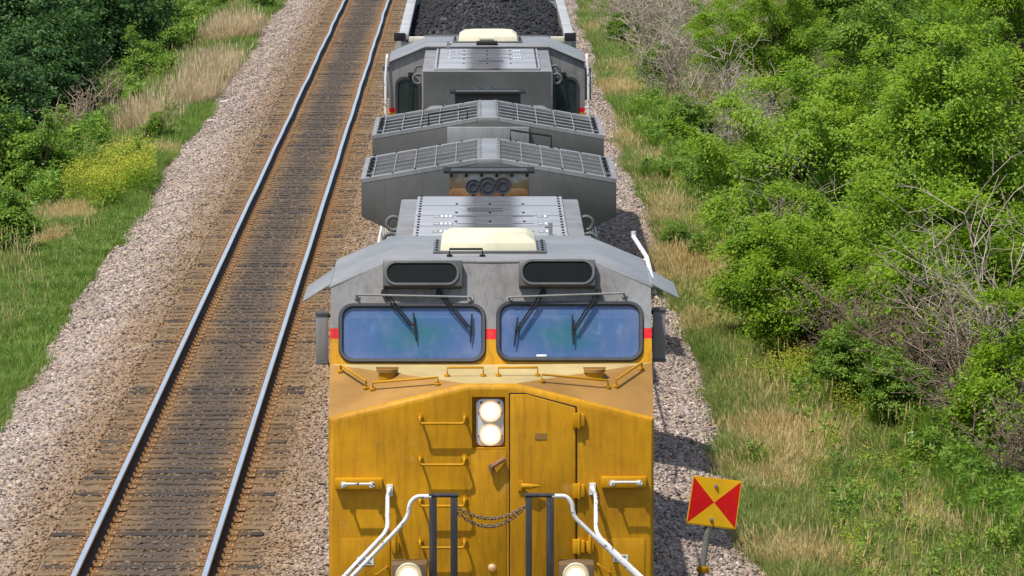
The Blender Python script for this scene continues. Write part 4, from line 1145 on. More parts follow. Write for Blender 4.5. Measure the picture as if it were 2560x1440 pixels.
# ------------------------------------------------------------------ lineside sign
def make_sign():
    YS = 59.0
    c = at(1785, 1257, YS); foot = at(1752, 1445, YS)
    d = (foot - at(1772, 1318, YS)); t0, t1 = at(1784, 1230, YS), at(1757, 1415, YS); k_ = (gh(t1.x, YS) - t0.z) / (t1.z - t0.z); base = t0 + (t1 - t0) * k_
    R = empty('trackside_sign', base)
    loc = lambda p: Vector(p) - base
    px = [(1733, 1189), (1855, 1203), (1839, 1324), (1715, 1309)]
    cor = [loc(at(x, y, YS)) for x, y in px]; cen = (cor[0] + cor[1] + cor[2] + cor[3]) / 4
    def sp(name, mat, ang): return mat
    M['sy'] = paint('sign_yellow', (0.92, 0.50, 0.012), (0.35, 0.2, 0.05), 0.7, 0.45, False)
    M['sr'] = paint('sign_red', (0.72, 0.010, 0.010), (0.6, 0.25, 0.15), 0.45, 0.45, False)
    th = Vector((0, 0.004, 0))
    # plate with rounded corners
    lp = []
    for i in range(4):
        a, b, e = cor[i - 1], cor[i], cor[(i + 1) % 4]
        p0, p1 = b + (a - b).normalized() * 0.02, b + (e - b).normalized() * 0.02
        for k in range(4): s_ = k / 3; lp.append(p0 * (1 - s_) ** 2 + b * 2 * s_ * (1 - s_) + p1 * s_ ** 2)
    q = MB(); q.extrude(lp, th); q.build('plate', M['sy'], R)
    for i, col in ((1, 'sr'), (3, 'sr'), (0, 'sy'), (2, 'sy')):
        a, b = cor[i], cor[(i + 1) % 4]
        k = 0.955
        q = MB(); tri = [cen + (a - cen) * k, cen + (b - cen) * k, cen]
        q.extrude([p + Vector((0, -0.0032, 0)) for p in tri], (0, 0.0022, 0))
        q.build('red_triangle' if col == 'sr' else 'yellow_triangle', M[col], R, smooth=0)
    for x, y in ((1790, 1214), (1778, 1298)):
        p = loc(at(x, y, YS)); q = MB(); q.cyl(p + Vector((0, -0.004, 0)), p + Vector((0, -0.018, 0)), 0.020, 12); q.cyl(p + Vector((0, -0.018, 0)), p + Vector((0, -0.03, 0)), 0.010, 6); q.build('bolt', M['steel'], R)
    top = loc(at(1784, 1230, YS)) + Vector((0, 0.045, 0)); bot = Vector((0, 0.045, -0.1))
    q = MB(); q.tube([top, loc(at(1757, 1415, YS)) + Vector((0, 0.045, 0)), bot], 0.038, 12); q.build('post', M['galv'], R, smooth=50)
    p = loc(at(1758, 1425, YS)) + Vector((0, 0.045, 0)); q = MB(); q.tube([p + Vector((0.003, 0, 0.035)), p - Vector((0.003, 0, 0.035))], 0.062, 12); q.box(p.x - 0.075, p.x + 0.075, p.y - 0.03, p.y + 0.03, p.z - 0.02, p.z + 0.02); q.build('clamp', M['yellow'], R, bevel=0.006)
    return tag(R, 'square red and yellow triangle sign on a leaning post beside the locomotive', 'sign')
M['galv'] = plain('galvanised_post', (0.34, 0.33, 0.28), 0.5, 0.5, 0.25, 8)
make_sign()

# ------------------------------------------------------------------ vegetation
def leaf_mat(name, stops, trans=0.35, rough=0.55):
    t = NT(name); g = t.new('ShaderNodeNewGeometry'); oi = t.new('ShaderNodeObjectInfo')
    r_ = t.math('FRACT', t.math('ADD', g.outputs['Random Per Island'], oi.outputs['Random']))
    c = t.ramp(r_, stops)
    n = t.noise(t.wpos(), 1.7, 3, 0.6)
    c = t.mix(t.ramp(n, [(0.42, 0.0), (0.66, 0.75)]), c, stops[-1][1])
    c = t.mix(t.ramp(n, [(0.34, 0.6), (0.48, 0.0)]), c, stops[0][1])
    t.done(c, rough, 0, 0.35)
    tr = t.new('ShaderNodeBsdfTranslucent'); t.l(c, tr.inputs[0])
    mx = t.new('ShaderNodeMixShader'); mx.inputs[0].default_value = trans
    t.l(t.b.outputs[0], mx.inputs[1]); t.l(tr.outputs[0], mx.inputs[2]); t.l(mx.outputs[0], t.out.inputs[0])
    return t.mat
M['leaf_bright'] = leaf_mat('box_elder_leaf', [(0.0, (0.115, 0.235, 0.013)), (0.5, (0.205, 0.36, 0.020)), (1.0, (0.34, 0.48, 0.035))], 0.48)
M['leaf_mid'] = leaf_mat('shrub_leaf', [(0.0, (0.085, 0.185, 0.018)), (0.5, (0.14, 0.27, 0.025)), (1.0, (0.24, 0.36, 0.04))], 0.35)
M['leaf_dark'] = leaf_mat('deep_green_leaf', [(0.0, (0.016, 0.050, 0.014)), (0.5, (0.030, 0.088, 0.018)), (1.0, (0.075, 0.165, 0.026))], 0.25)
M['leaf_yellow'] = leaf_mat('yellow_flower', [(0.0, (0.28, 0.33, 0.03)), (0.5, (0.38, 0.40, 0.035)), (1.0, (0.48, 0.46, 0.05))], 0.3)
M['grass'] = leaf_mat('green_grass', [(0.0, (0.09, 0.195, 0.022)), (0.5, (0.16, 0.285, 0.035)), (1.0, (0.29, 0.36, 0.08))], 0.35)
M['grass_olive'] = leaf_mat('olive_grass', [(0.0, (0.13, 0.215, 0.03)), (0.5, (0.21, 0.295, 0.05)), (1.0, (0.37, 0.39, 0.12))], 0.35)
M['grass_dry'] = leaf_mat('dry_tan_grass', [(0.0, (0.42, 0.30, 0.10)), (0.5, (0.60, 0.45, 0.18)), (1.0, (0.74, 0.60, 0.30))], 0.3)
M['grass_brown'] = leaf_mat('dead_brown_grass', [(0.0, (0.40, 0.29, 0.15)), (0.5, (0.58, 0.44, 0.24)), (1.0, (0.72, 0.58, 0.36))], 0.25)
M['bark'] = plain('grey_brown_bark', (0.13, 0.10, 0.075), 0.9, 0, 0.35, 8, 0.2)
M['twig'] = plain('dead_twig', (0.40, 0.33, 0.26), 0.9, 0, 0.4, 3, 0.2)
M['stalk'] = plain('dead_stalk', (0.36, 0.28, 0.19), 0.9, 0, 0.4, 3, 0.2)
M['twig_dark'] = plain('brown_twig', (0.19, 0.14, 0.10), 0.9, 0, 0.4, 3, 0.2)

def norm(a): return a / np.maximum(np.linalg.norm(a, axis=-1, keepdims=True), 1e-9)
def leaf_quads(c, n, d, L, W, fold=0.25):
    """diamond leaves: centre c, normal n, axis d, length L, width W -> (V, F)"""
    d = norm(d - n * np.sum(d * n, -1, keepdims=True)); s = np.cross(n, d)
    L = L[:, None]; W = W[:, None]
    v = np.stack([c - d * L * 0.5, c - d * L * 0.05 + s * W * 0.5 + n * W * fold, c + d * L * 0.5, c - d * L * 0.05 - s * W * 0.5 + n * W * fold], 1)
    return v.reshape(-1, 3)
def quads_mesh(name, v, mat):
    k = len(v) // 4; me = bpy.data.meshes.new(name)
    me.vertices.add(len(v)); me.vertices.foreach_set('co', v.astype(np.float32).ravel())
    me.loops.add(k * 4); me.loops.foreach_set('vertex_index', np.arange(k * 4, dtype=np.int32))
    me.polygons.add(k); me.polygons.foreach_set('loop_start', np.arange(k, dtype=np.int32) * 4)
    me.materials.append(mat); me.update(calc_edges=True)
    return me
def crown_mesh(name, seed, R, H, zlow, nclump, per, leaf, mat, spread=0.34, droop=0.25):
    """crown as many leafy sprays: R radius, H height of the crown, zlow its underside"""
    g = np.random.default_rng(seed)
    lob = g.normal(size=(7, 3)); lob = norm(lob); la = g.uniform(0.10, 0.50, 7)
    u = norm(g.normal(size=(nclump * 2, 3)) * np.array([1, 1, 0.9]))
    keep = u[:, 2] > -0.55; u = u[keep][:nclump]
    rad = g.uniform(0.30, 1.08, len(u)) ** 0.6
    bumps = 0.72 + sum(a * np.maximum(0, u @ l) ** 3 for a, l in zip(la, lob))
    p = u * (rad * bumps)[:, None]
    C = p * np.array([R, R, H * 0.5]) + np.array([0, 0, zlow + H * 0.5])
    # loose shoots that leave the outline
    sh, su = [], []
    for i in g.choice(len(C), max(6, nclump // 6), replace=False):
        if u[i][2] < -0.2: continue
        dv_ = norm(u[i] * np.array([1, 1, 0.8]) + np.array([0, 0, 0.55]) + g.normal(size=3) * 0.35); ln = R * g.uniform(0.22, 0.5)
        for q in (0.45, 0.8, 1.05): sh.append(C[i] + dv_ * ln * q); su.append(dv_)
    nm = len(C)
    C = np.concatenate([C, np.array(sh)]); u = np.concatenate([u, np.array(su)])
    cnt = np.concatenate([np.full(nm, per), np.full(len(sh), max(24, per // 6))]); cw = np.concatenate([g.uniform(0.6, 1.25, nm), g.uniform(0.35, 0.55, len(sh))])
    k = np.repeat(np.arange(len(C)), cnt); cs = cw[k]
    off = g.normal(size=(len(k), 3)) * np.array([1, 1, 0.42]) * (spread * cs * 0.6)[:, None]
    out = norm(u)[k]
    # sprays bend outward and down at their tips
    rr = np.linalg.norm(off[:, :2], axis=1)
    off[:, 2] -= droop * rr ** 2 / (spread + 1e-6)
    c = C[k] + off
    n = norm(np.array([-0.1, -0.15, 1.0]) * 0.9 + out * 0.55 + g.normal(size=c.shape) * 0.55)
    d = norm(off + out * 0.15 + g.normal(size=c.shape) * 0.12)
    L = leaf * g.uniform(0.7, 1.35, len(c)); W = L * g.uniform(0.42, 0.62, len(c))
    return quads_mesh(name, leaf_quads(c, n, d, L, W), mat), C
def tubes_mesh(name, segs, mat):
    """many thin tubes (three sided) as one mesh; segs: list of (p0, p1, r0, r1) arrays"""
    a = np.array([s[0] for s in segs]); b = np.array([s[1] for s in segs]); r0 = np.array([s[2] for s in segs]); r1 = np.array([s[3] for s in segs])
    t = norm(b - a); h = np.where(np.abs(t[:, 2:3]) < 0.9, np.array([[0, 0, 1.0]]), np.array([[1.0, 0, 0]]))
    u = norm(np.cross(t, h)); w = np.cross(t, u); V = []
    for q, r_ in ((a, r0), (b, r1)):
        for j in range(3):
            an = 2 * PI * j / 3; V.append(q + (u * math.cos(an) + w * math.sin(an)) * r_[:, None])
    V = np.stack(V, 1).reshape(-1, 3)
    k = len(segs); base = np.arange(k)[:, None, None] * 6
    F = np.array([[0, 1, 4, 3], [1, 2, 5, 4], [2, 0, 3, 5]])[None] + base
    me = bpy.data.meshes.new(name); me.vertices.add(len(V)); me.vertices.foreach_set('co', V.astype(np.float32).ravel())
    F = F.reshape(-1, 4); me.loops.add(F.size); me.loops.foreach_set('vertex_index', F.ravel().astype(np.int32))
    me.polygons.add(len(F)); me.polygons.foreach_set('loop_start', np.arange(len(F), dtype=np.int32) * 4)
    me.materials.append(mat); me.update(calc_edges=True)
    return me
def limb(segs, r_, p, d, L, r0, r1, n=5, wob=0.15, up=0.05):
    pts = [np.array(p, float)]; d = np.array(d, float)
    for i in range(n):
        d = d + np.array([r_.gauss(0, wob), r_.gauss(0, wob), r_.gauss(0, wob) + up]); d /= np.linalg.norm(d)
        pts.append(pts[-1] + d * L / n)
    for i in range(n):
        segs.append((pts[i], pts[i+1], r0 + (r1 - r0) * i / n, r0 + (r1 - r0) * (i + 1) / n))
    return pts, d
def wood_mesh(name, seed, C, h, r0, mat):
    r_ = random.Random(seed); segs = []
    pts, d = limb(segs, r_, (0, 0, -0.15), (r_.gauss(0, .1), r_.gauss(0, .1), 1), h * 0.75, r0, r0 * 0.35, 8, 0.08)
    for c in C[::max(1, len(C) // 45)]:
        i = min(7, max(1, int(c[2] / (h * 0.75) * 8 * r_.uniform(0.3, 0.75)))); a = pts[i]; mid = (a + c) / 2 + np.array([r_.gauss(0, .1), r_.gauss(0, .1), r_.gauss(0, .1) + 0.05 * h * 0.3])
        segs.append((a, mid, r0 * 0.30, r0 * 0.2)); segs.append((mid, c, r0 * 0.2, r0 * 0.06))
    return tubes_mesh(name, segs, mat)
def bare_mesh(name, seed, h, stems, mat, lean=0.35, r0=0.022, twigs=5):
    r_ = random.Random(seed); segs = []
    for s in range(stems):
        a = r_.uniform(0, 2 * PI); k = r_.uniform(0.05, lean)
        pts, d = limb(segs, r_, (r_.gauss(0, 0.25), r_.gauss(0, 0.25), -0.1), (math.cos(a) * k, math.sin(a) * k, 1), h * r_.uniform(0.6, 1.05), r0 * r_.uniform(0.6, 1.1), 0.008, 7, 0.10, 0.02)
        for i in range(2, 8):
            for _ in range(twigs // 2 + r_.randrange(2)):
                b = r_.uniform(0, 2 * PI); p2, d2 = limb(segs, r_, pts[i], (math.cos(b) * 0.9 + d[0], math.sin(b) * 0.9 + d[1], r_.uniform(0.2, 1.1)), h * r_.uniform(0.14, 0.34), 0.011, 0.005, 4, 0.16, 0.03)
                for j in (2, 3):
                    b = r_.uniform(0, 2 * PI); limb(segs, r_, p2[j], (math.cos(b), math.sin(b), r_.uniform(0.0, 1.0)), h * r_.uniform(0.06, 0.14), 0.0065, 0.004, 2, 0.2)
    return tubes_mesh(name, segs, mat)

def place(name, x, y, parts, label, cat, group=None, rz=0.0, sc=1.0):
    R = empty(name, (x, y, gh(x, y)), rz); R.scale = (sc, sc, sc)
    for pn, me in parts: link(bpy.data.objects.new(pn, me), R)
    return tag(R, label, cat, group)
def make_tree_kind(tag_, seed, Rr, h, mat, nclump, per, leaf, zl=0.12, spread=0.34):
    cm, C = crown_mesh('crown', seed, Rr, h * (1 - zl), h * zl, nclump, per, leaf, M[mat], spread)
    return [('trunk', wood_mesh('trunk', seed + 1, C, h, 0.035 + 0.012 * h, M['bark'])), ('crown', cm)]
# kinds are built at unit size groups: (radius, height)
KA = make_tree_kind('a', 101, 1.9, 4.5, 'leaf_bright', 160, 430, 0.067, 0.12, 0.34)
KB = make_tree_kind('b', 111, 1.7, 5.2, 'leaf_bright', 160, 430, 0.067, 0.12, 0.34)
KC = make_tree_kind('c', 121, 1.0, 2.4, 'leaf_bright', 62, 380, 0.066, 0.05, 0.31)
KD = make_tree_kind('d', 131, 1.0, 2.6, 'leaf_mid', 110, 130, 0.078, 0.03, 0.25)
KE = make_tree_kind('e', 141, 2.3, 4.6, 'leaf_dark', 330, 100, 0.13, 0.05, 0.42)
KF = make_tree_kind('f', 151, 1.9, 4.0, 'leaf_dark', 280, 100, 0.12, 0.03, 0.40)
KG = make_tree_kind('g', 161, 0.9, 2.2, 'leaf_mid', 120, 90, 0.10, 0.03, 0.28)
right = 'broadleaf trees along the right edge of the line'
def rtree(kind, px, py, Y, sc, label, rz, name='broadleaf_tree', group=right):
    """pixel of the crown's middle at distance Y"""
    p = at(px, py, Y); return place(name, p.x, Y, kind, label, 'tree', group, rz, sc)
rtree(KA, 2050, 400, 97, 1.00, 'large light green tree leaning towards the train, right of the second locomotive', 0.4)
rtree(KC, 1925, 640, 90, 0.95, 'low light green sapling closest to the dry grass on the right', 1.3)
rtree(KC, 2245, 690, 86, 1.05, 'rounded light green sapling above the tangle of dead branches', 2.2)
rtree(KB, 2430, 350, 88, 1.05, 'tall light green tree at the right edge of the picture', 0.9)
rtree(KC, 2470, 640, 81, 1.25, 'light green sapling below the tall tree at the right edge', 4.1)
KH = make_tree_kind('h', 171, 1.8, 4.6, 'leaf_mid', 210, 300, 0.072, 0.08, 0.33)
rtree(KH, 2250, 130, 113, 1.12, 'broad light green tree behind the large leaning one, right side', 3.4)
rtree(KA, 1920, 60, 142, 0.85, 'light green tree beside the grey brush, upper right', 5.0)
rtree(KH, 2140, 10, 150, 0.95, 'light green tree at the top of the picture, right of the grey brush', 1.9)
rtree(KB, 2500, 60, 124, 1.05, 'light green tree in the top right corner', 2.7)
rtree(KA, 2330, -40, 158, 1.15, 'light green tree at the top, second from the top right corner', 0.2)
rtree(KH, 2270, 470, 99, 0.85, 'light green tree wedged behind the large leaning one and the tall right one', 5.4)
rtree(KC, 2545, 850, 75, 0.95, 'light green sapling growing through dead branches at the right edge', 3.0)
rtree(KC, 2130, 560, 92, 1.0, 'light green sapling under the large leaning tree', 0.7)
rtree(KC, 2010, 690, 87, 0.85, 'small light green sapling in front of the leaning tree', 4.6)
rtree(KA, 2560, -30, 178, 1.3, 'light green tree farthest back in the top right corner', 1.0)
rtree(KA, 2010, -30, 185, 1.0, 'light green tree farthest back behind the grey brush', 2.5)
for i, (px, py, Y, sc, lab) in enumerate(((1720, 300, 128, 0.62, 'green shrub at the foot of the grey brush, right of the train'), (1790, 420, 116, 0.60, 'green shrub beside the leaning tree, nearest the brown weeds'),
        (1650, 130, 152, 0.55, 'green shrub among the grey brush, upper right'), (1560, 60, 170, 0.5, 'green shrub hugging the ballast at the top right'), (2120, 850, 81, 0.62, 'dark green shrub in front of the dead branches on the right'), (2240, 900, 79, 0.55, 'leafy green shrub in the tall weeds on the right'))):
    rtree(KD, px, py, Y, sc, lab, i * 1.1, 'green_shrub', 'green shrubs on the right bank')
left = 'dark trees on the left bank'
for i, (k, px, py, Y, sc, lab) in enumerate(((KE, 60, 130, 166, 1.05, 'dark green tree at the left edge of the picture'), (KF, 235, 175, 171, 1.0, 'dark green tree next to the green grass bank, upper left'),
        (KF, 100, 265, 150, 0.9, 'dark green tree above the dead stalks on the left'), (KE, 225, 20, 195, 1.1, 'dark green tree at the top, right of the corner one'), (KE, 0, 10, 190, 1.2, 'dark green tree in the top left corner'),
        (KE, 100, -30, 215, 1.3, 'dark green tree farthest back in the top left'), (KF, -40, 330, 140, 0.9, 'dark green tree cut by the left edge above the light shrub'), (KE, 330, -20, 225, 1.2, 'dark green tree at the top beside the bright shrub, left bank'), (KF, 160, 90, 180, 1.1, 'dark green tree in the middle of the left wood'))):
    rtree(k, px, py, Y, sc, lab, i * 0.9, 'dark_tree', left)
for i, (px, py, Y, sc, lab) in enumerate(((345, 50, 187, 0.95, 'bright green sapling at the top of the left bank'), (365, 185, 160, 0.6, 'small bright green shrub on the left grass bank'), (35, 455, 122, 1.0, 'light green shrub at the left edge beside the yellow flowers'), (110, 460, 121, 0.75, 'light green shrub between the left edge shrub and the yellow flowers'),
        (392, 335, 133, 0.36, 'small dark green bush next to the ballast on the left'), (660, 10, 190, 0.5, 'low green bush beside the ballast at the top left'), (20, 620, 108, 0.62, 'dark leafy weed at the left edge above the lawn'), (250, 480, 120, 0.42, 'green weed at the foot of the yellow flowers'), (325, 475, 121, 0.38, 'small green weed between yellow flowers and ballast'))):
    rtree(KG, px, py, Y, sc, lab, i * 1.3, 'green_bush', 'green bushes on the left bank')
rtree(KD, 1690, 497, 104, 0.30, 'small dark green bush standing alone in the dry grass on the right', 0.5, 'green_bush', 'green bushes by the dry grass')

# dead brush
BA = [('stems', bare_mesh('stems', 201, 2.8, 15, M['twig'], 0.45))]
BB = [('stems', bare_mesh('stems', 211, 2.2, 17, M['twig_dark'], 0.7, 0.02, 6))]
BC = [('stems', bare_mesh('stems', 221, 4.6, 6, M['twig'], 0.3, 0.03, 5))]
for i, (k, px, py, Y, sc, lab) in enumerate(((BA, 1560, 90, 172, 1.0, 'bare grey shrub nearest the ballast at the top right'), (BA, 1640, 70, 165, 1.1, 'bare grey shrub, second from the ballast at the top right'), (BA, 1720, 60, 160, 1.15, 'bare grey shrub in the middle of the grey brush, upper right'),
        (BA, 1790, 120, 148, 1.05, 'bare grey shrub next to the light green tree, upper right'), (BA, 1680, 180, 146, 0.95, 'bare grey shrub in front of the grey brush'), (BA, 1840, 240, 128, 1.0, 'bare grey shrub left of the large leaning tree'),
        (BA, 1900, 330, 118, 0.95, 'bare shrub tucked behind the large leaning tree'), (BA, 1600, 20, 185, 1.1, 'bare grey shrub farthest back at the top'), (BA, 1740, 0, 178, 1.2, 'bare grey shrub at the very top, right of centre'), (BA, 1900, 470, 107, 0.7, 'thin bare shrub at the foot of the large leaning tree'),
        (BB, 2130, 730, 84, 0.9, 'tangled brown dead shrub under the rounded sapling'), (BB, 2260, 790, 82, 1.0, 'tangled brown dead shrub in the middle of the dead branches'), (BB, 2380, 800, 80, 1.05, 'tangled brown dead shrub second from the right edge'), (BB, 2500, 850, 77, 1.1, 'tangled brown dead shrub at the right edge'),
        (BB, 2080, 640, 90, 0.8, 'brown dead shrub beneath the large leaning tree'), (BC, 2530, 480, 79, 1.0, 'tall pale leafless sapling at the right edge'), (BC, 2470, 700, 76.5, 0.8, 'pale leafless sapling in front of the dead branches at the right'), (BC, 1990, 560, 93, 0.7, 'pale leafless stem at the near edge of the leaning tree'), (BB, 2540, 980, 72, 0.8, 'low dead shrub lowest at the right edge'))):
    p = at(px, py, Y); place('bare_shrub', p.x, Y, k, lab, 'dead shrub', 'leafless brush on the right bank', i * 1.7, sc)

# ---- grasses
def tuft(name, seed, n, h, rad, lean, w, mat, heads=0):
    g = np.random.default_rng(seed); V, F = [], []
    for i in range(n):
        a = g.uniform(0, 2 * PI); q = rad * math.sqrt(g.uniform()); b = np.array([q * math.cos(a), q * math.sin(a), -0.02])
        da = a + g.normal(0, 0.7); L = h * g.uniform(0.5, 1.1); ln = lean * g.uniform(0.2, 1.2)
        dr = np.array([math.cos(da), math.sin(da), 0]); s = np.array([-dr[1], dr[0], 0]) * w * g.uniform(0.6, 1.2)
        if g.uniform() < 0.5: s = np.array([s[1], -s[0], 0])
        m_ = b + np.array([0, 0, L * 0.55]) + dr * ln * L * 0.25; t_ = b + np.array([0, 0, L * (1 - ln * 0.35)]) + dr * ln * L * 0.8
        k = len(V); V += [b - s, b + s, m_ + s * 0.8, m_ - s * 0.8, t_]; F += [(k, k+1, k+2, k+3), (k+3, k+2, k+4)]
        if heads and g.uniform() < heads:
            k = len(V); e = np.array([0, 0, 0.05 * h / 0.5]); V += [t_ - e, t_ + s * 2.2, t_ + e * 1.6 + dr * 0.02, t_ - s * 2.2]; F += [(k, k+1, k+2, k+3)]
    me = bpy.data.meshes.new(name); me.from_pydata([tuple(v) for v in V], [], F); me.materials.append(mat); return me
def leafy(name, seed, n, h, rad, leaf, mat, stem=None, flowers=None):
    """upright weed: leaves up a few stems, optional flowers on top; materials [leaf, flower]"""
    g = np.random.default_rng(seed); c = np.empty((n, 3)); a = g.uniform(0, 2 * PI, n); q = rad * np.sqrt(g.uniform(size=n))
    c[:, 0], c[:, 1], c[:, 2] = q * np.cos(a), q * np.sin(a), h * g.uniform(0.05, 1.0, n)
    nn = norm(np.array([0, 0, 1.0]) + g.normal(size=(n, 3)) * 0.5); d = norm(np.stack([np.cos(a), np.sin(a), g.uniform(0, 1.2, n)], -1) + g.normal(size=(n, 3)) * 0.3)
    v = leaf_quads(c, nn, d, leaf * g.uniform(0.7, 1.4, n), leaf * 0.4 * g.uniform(0.7, 1.3, n))
    me = quads_mesh(name, v, mat)
    if flowers:
        m_ = flowers[1]; c2 = np.empty((m_, 3)); a = g.uniform(0, 2 * PI, m_); q = rad * 1.1 * np.sqrt(g.uniform(size=m_))
        c2[:, 0], c2[:, 1], c2[:, 2] = q * np.cos(a), q * np.sin(a), h * g.uniform(0.75, 1.15, m_)
        v2 = leaf_quads(c2, norm(np.array([0, 0, 1.0]) + g.normal(size=(m_, 3)) * 0.6), g.normal(size=(m_, 3)), np.full(m_, 0.027), np.full(m_, 0.024))
        w = np.concatenate([v, v2]); me2 = quads_mesh(name, w, mat); me2.materials.append(flowers[0])
        me2.polygons.foreach_set('material_index', np.concatenate([np.zeros(n, np.int32), np.ones(m_, np.int32)])); bpy.data.meshes.remove(me); me = me2
    return me
T_GREEN = source_collection('green_tufts', [tuft('tuft', 300 + i, 36, 0.34, 0.17, 0.9, 0.0046, M['grass']) for i in range(4)])
T_OLIVE = source_collection('olive_tufts', [tuft('tuft', 310 + i, 36, 0.36, 0.17, 1.0, 0.0042, M['grass_olive'], 0.15) for i in range(4)])
T_DRY = source_collection('dry_tufts', [tuft('tuft', 320 + i, 44, 0.40, 0.17, 1.1, 0.0042, M['grass_dry'], 0.35) for i in range(4)])
T_BROWN = source_collection('brown_tufts', [tuft('tuft', 330 + i, 48, 0.85, 0.22, 0.75, 0.0055, M['grass_brown'], 0.4) for i in range(4)])
T_WEED = source_collection('weed_plants', [leafy('weed', 340 + i, 60, 0.75, 0.16, 0.13, M['leaf_mid']) for i in range(4)])
T_DARKWEED = source_collection('dark_weed_plants', [leafy('weed', 345 + i, 70, 0.9, 0.18, 0.15, M['leaf_dark']) for i in range(3)])
T_YELLOW = source_collection('yellow_plants', [leafy('flower', 350 + i, 34, 0.62, 0.17, 0.08, M['leaf_bright'], None, (M['leaf_yellow'], 70)) for i in range(4)])
T_TALL = source_collection('tall_tufts', [tuft('tuft', 380 + i, 34, 0.72, 0.17, 0.7, 0.008, M['leaf_mid']) for i in range(4)])
T_LAWN = source_collection('lawn_tufts', [tuft('tuft', 360 + i, 40, 0.17, 0.16, 0.9, 0.006, M['grass']) for i in range(3)])

def blob(px, py, rx, ry):
    """patch on the ground from its middle and half sizes in the picture -> world x, y, half sizes in metres"""
    c = gpt(px, py); e = gpt(px + rx, py); f_ = gpt(px, py - ry)
    return c.x, c.y, abs(e.x - c.x), abs(f_.y - c.y)
def weight(P_, blobs):
    w = np.zeros(len(P_))
    for b in blobs:
        x, y, rx, ry = blob(*b[:4]); k = b[4] if len(b) > 4 else 1.0
        w = np.maximum(w, k * np.exp(-(((P_[:, 0] - x) / rx) ** 2 + ((P_[:, 1] - y) / ry) ** 2)))
    return w
def edge(y): return np.sin(y * 0.9) * 0.10 + np.sin(y * 0.23 + 1) * 0.14
def noise2(P_, s, seed):
    g = np.random.default_rng(seed); o = np.zeros(len(P_))
    for k in range(5):
        f_ = s * (1.7 ** k); a = g.uniform(0, 2 * PI); ph = g.uniform(0, 6, 2)
        o += (0.75 ** k) * np.sin((P_[:, 0] * math.cos(a) + P_[:, 1] * 0.4 * math.sin(a)) * f_ + ph[0]) * np.sin((P_[:, 1] * 0.4 * math.cos(a) - P_[:, 0] * math.sin(a)) * f_ + ph[1])
    return o
def zof(P_): return np.interp(P_[:, 0], GX, GZ) + np.where((P_[:, 0] < -7.3) | (P_[:, 0] > 3.6), lump(P_[:, 0], P_[:, 1], 0.05), 0.0)
def put(name, coll, P_, s, label, cat, seed):
    if len(P_): scatter(name, np.stack([P_[:, 0], P_[:, 1], zof(P_)], -1), s, coll, (-0.12, -0.12, 0), (0.12, 0.12, 2 * PI), label, cat, seed)

# right verge
N_ = 74000
yy = 60 + (205 - 60) * RNG.random(N_) ** 1.5
xx = RNG.uniform(3.2, 9.6, N_)
PR = np.stack([xx, yy], -1)
PR = PR[PR[:, 0] > 3.62 + edge(PR[:, 1]) + RNG.normal(0, 0.08, len(PR))]
dry = weight(PR, [(1960, 1130, 105, 55), (1690, 660, 75, 75, 1.0), (1640, 540, 40, 30, .9), (1645, 430, 40, 35, .95), (1570, 350, 30, 30, .8), (1545, 240, 30, 30, .8), (1990, 1400, 130, 60, .75), (1990, 980, 45, 35, .5)])
yel = weight(PR, [(1960, 880, 70, 110, 1.0), (2150, 1060, 120, 60, .9), (2090, 1240, 70, 60, .7), (2210, 1230, 90, 60, .6), (2130, 1400, 120, 60, .6), (1980, 960, 60, 60, .8), (2300, 1090, 80, 50, .5)])
wee = weight(PR, [(2360, 1120, 160, 90, .8), (2490, 1290, 90, 110, .75), (2220, 960, 150, 90, 1.0), (2120, 900, 90, 60, .9), (2400, 1040, 120, 80, .8), (2450, 1190, 100, 100, .7), (2260, 1180, 100, 40, .5), (1840, 560, 80, 120, .7), (1700, 380, 90, 80, .6), (2520, 1330, 50, 90, .6), (2050, 800, 80, 50, .7)])
nz = noise2(PR, 1.3, 5) * 0.22; u_ = RNG.random(len(PR))
wv = wee + nz > 0.42; wv_r = wv; yv = (~wv) & (yel + nz * 1.3 > 0.62); dv = (~wv) & (~yv) & (dry + nz * 1.5 + (u_ - 0.5) * 0.7 > 0.58)
rest = ~(wv | dv); ol = rest & (noise2(PR, 0.8, 9) + (u_ - 0.5) > -0.05); gr = rest & ~ol
sz = lambda n, a, b: RNG.uniform(a, b, n)
put('green_grass', T_GREEN, PR[gr], sz(gr.sum(), 0.6, 1.25), 'green grass on the right verge', 'grass', 1)
put('olive_grass', T_OLIVE, PR[ol], sz(ol.sum(), 0.6, 1.25), 'yellowing olive grass on the right verge', 'grass', 2)
put('dry_grass', T_DRY, PR[dv], sz(dv.sum(), 0.6, 1.35), 'dry tan grass patches on the right verge', 'dry grass', 3)
k2 = wv & (u_ > 0.4); put('tall_green_grass', T_TALL, PR[k2], sz(k2.sum(), 0.7, 1.3), 'tall lush green grass below the dead branches on the right', 'grass', 24)
k1 = wv & (u_ < 0.5); put('tall_weeds', T_WEED, PR[k1], sz(k1.sum(), 0.5, 1.0), 'dense green weeds below the dead branches on the right', 'weeds', 4)
put('yellow_flowers', T_YELLOW, PR[yv][::5], sz(len(PR[yv][::5]), 0.6, 1.1), 'yellow flowering weeds on the right verge', 'flowers', 5)
sp = (RNG.random(len(PR)) < 0.03) & (PR[:, 0] > 4.6); put('scattered_weeds', T_WEED, PR[sp], sz(sp.sum(), 0.4, 0.8), 'scattered leafy weeds among the right verge grass', 'weeds', 6)
sp = (RNG.random(len(PR)) < 0.012) & (PR[:, 0] > 4.2); put('scattered_flowers', T_YELLOW, PR[sp], sz(sp.sum(), 0.5, 0.9), 'scattered yellow flowers among the right verge grass', 'flowers', 7)

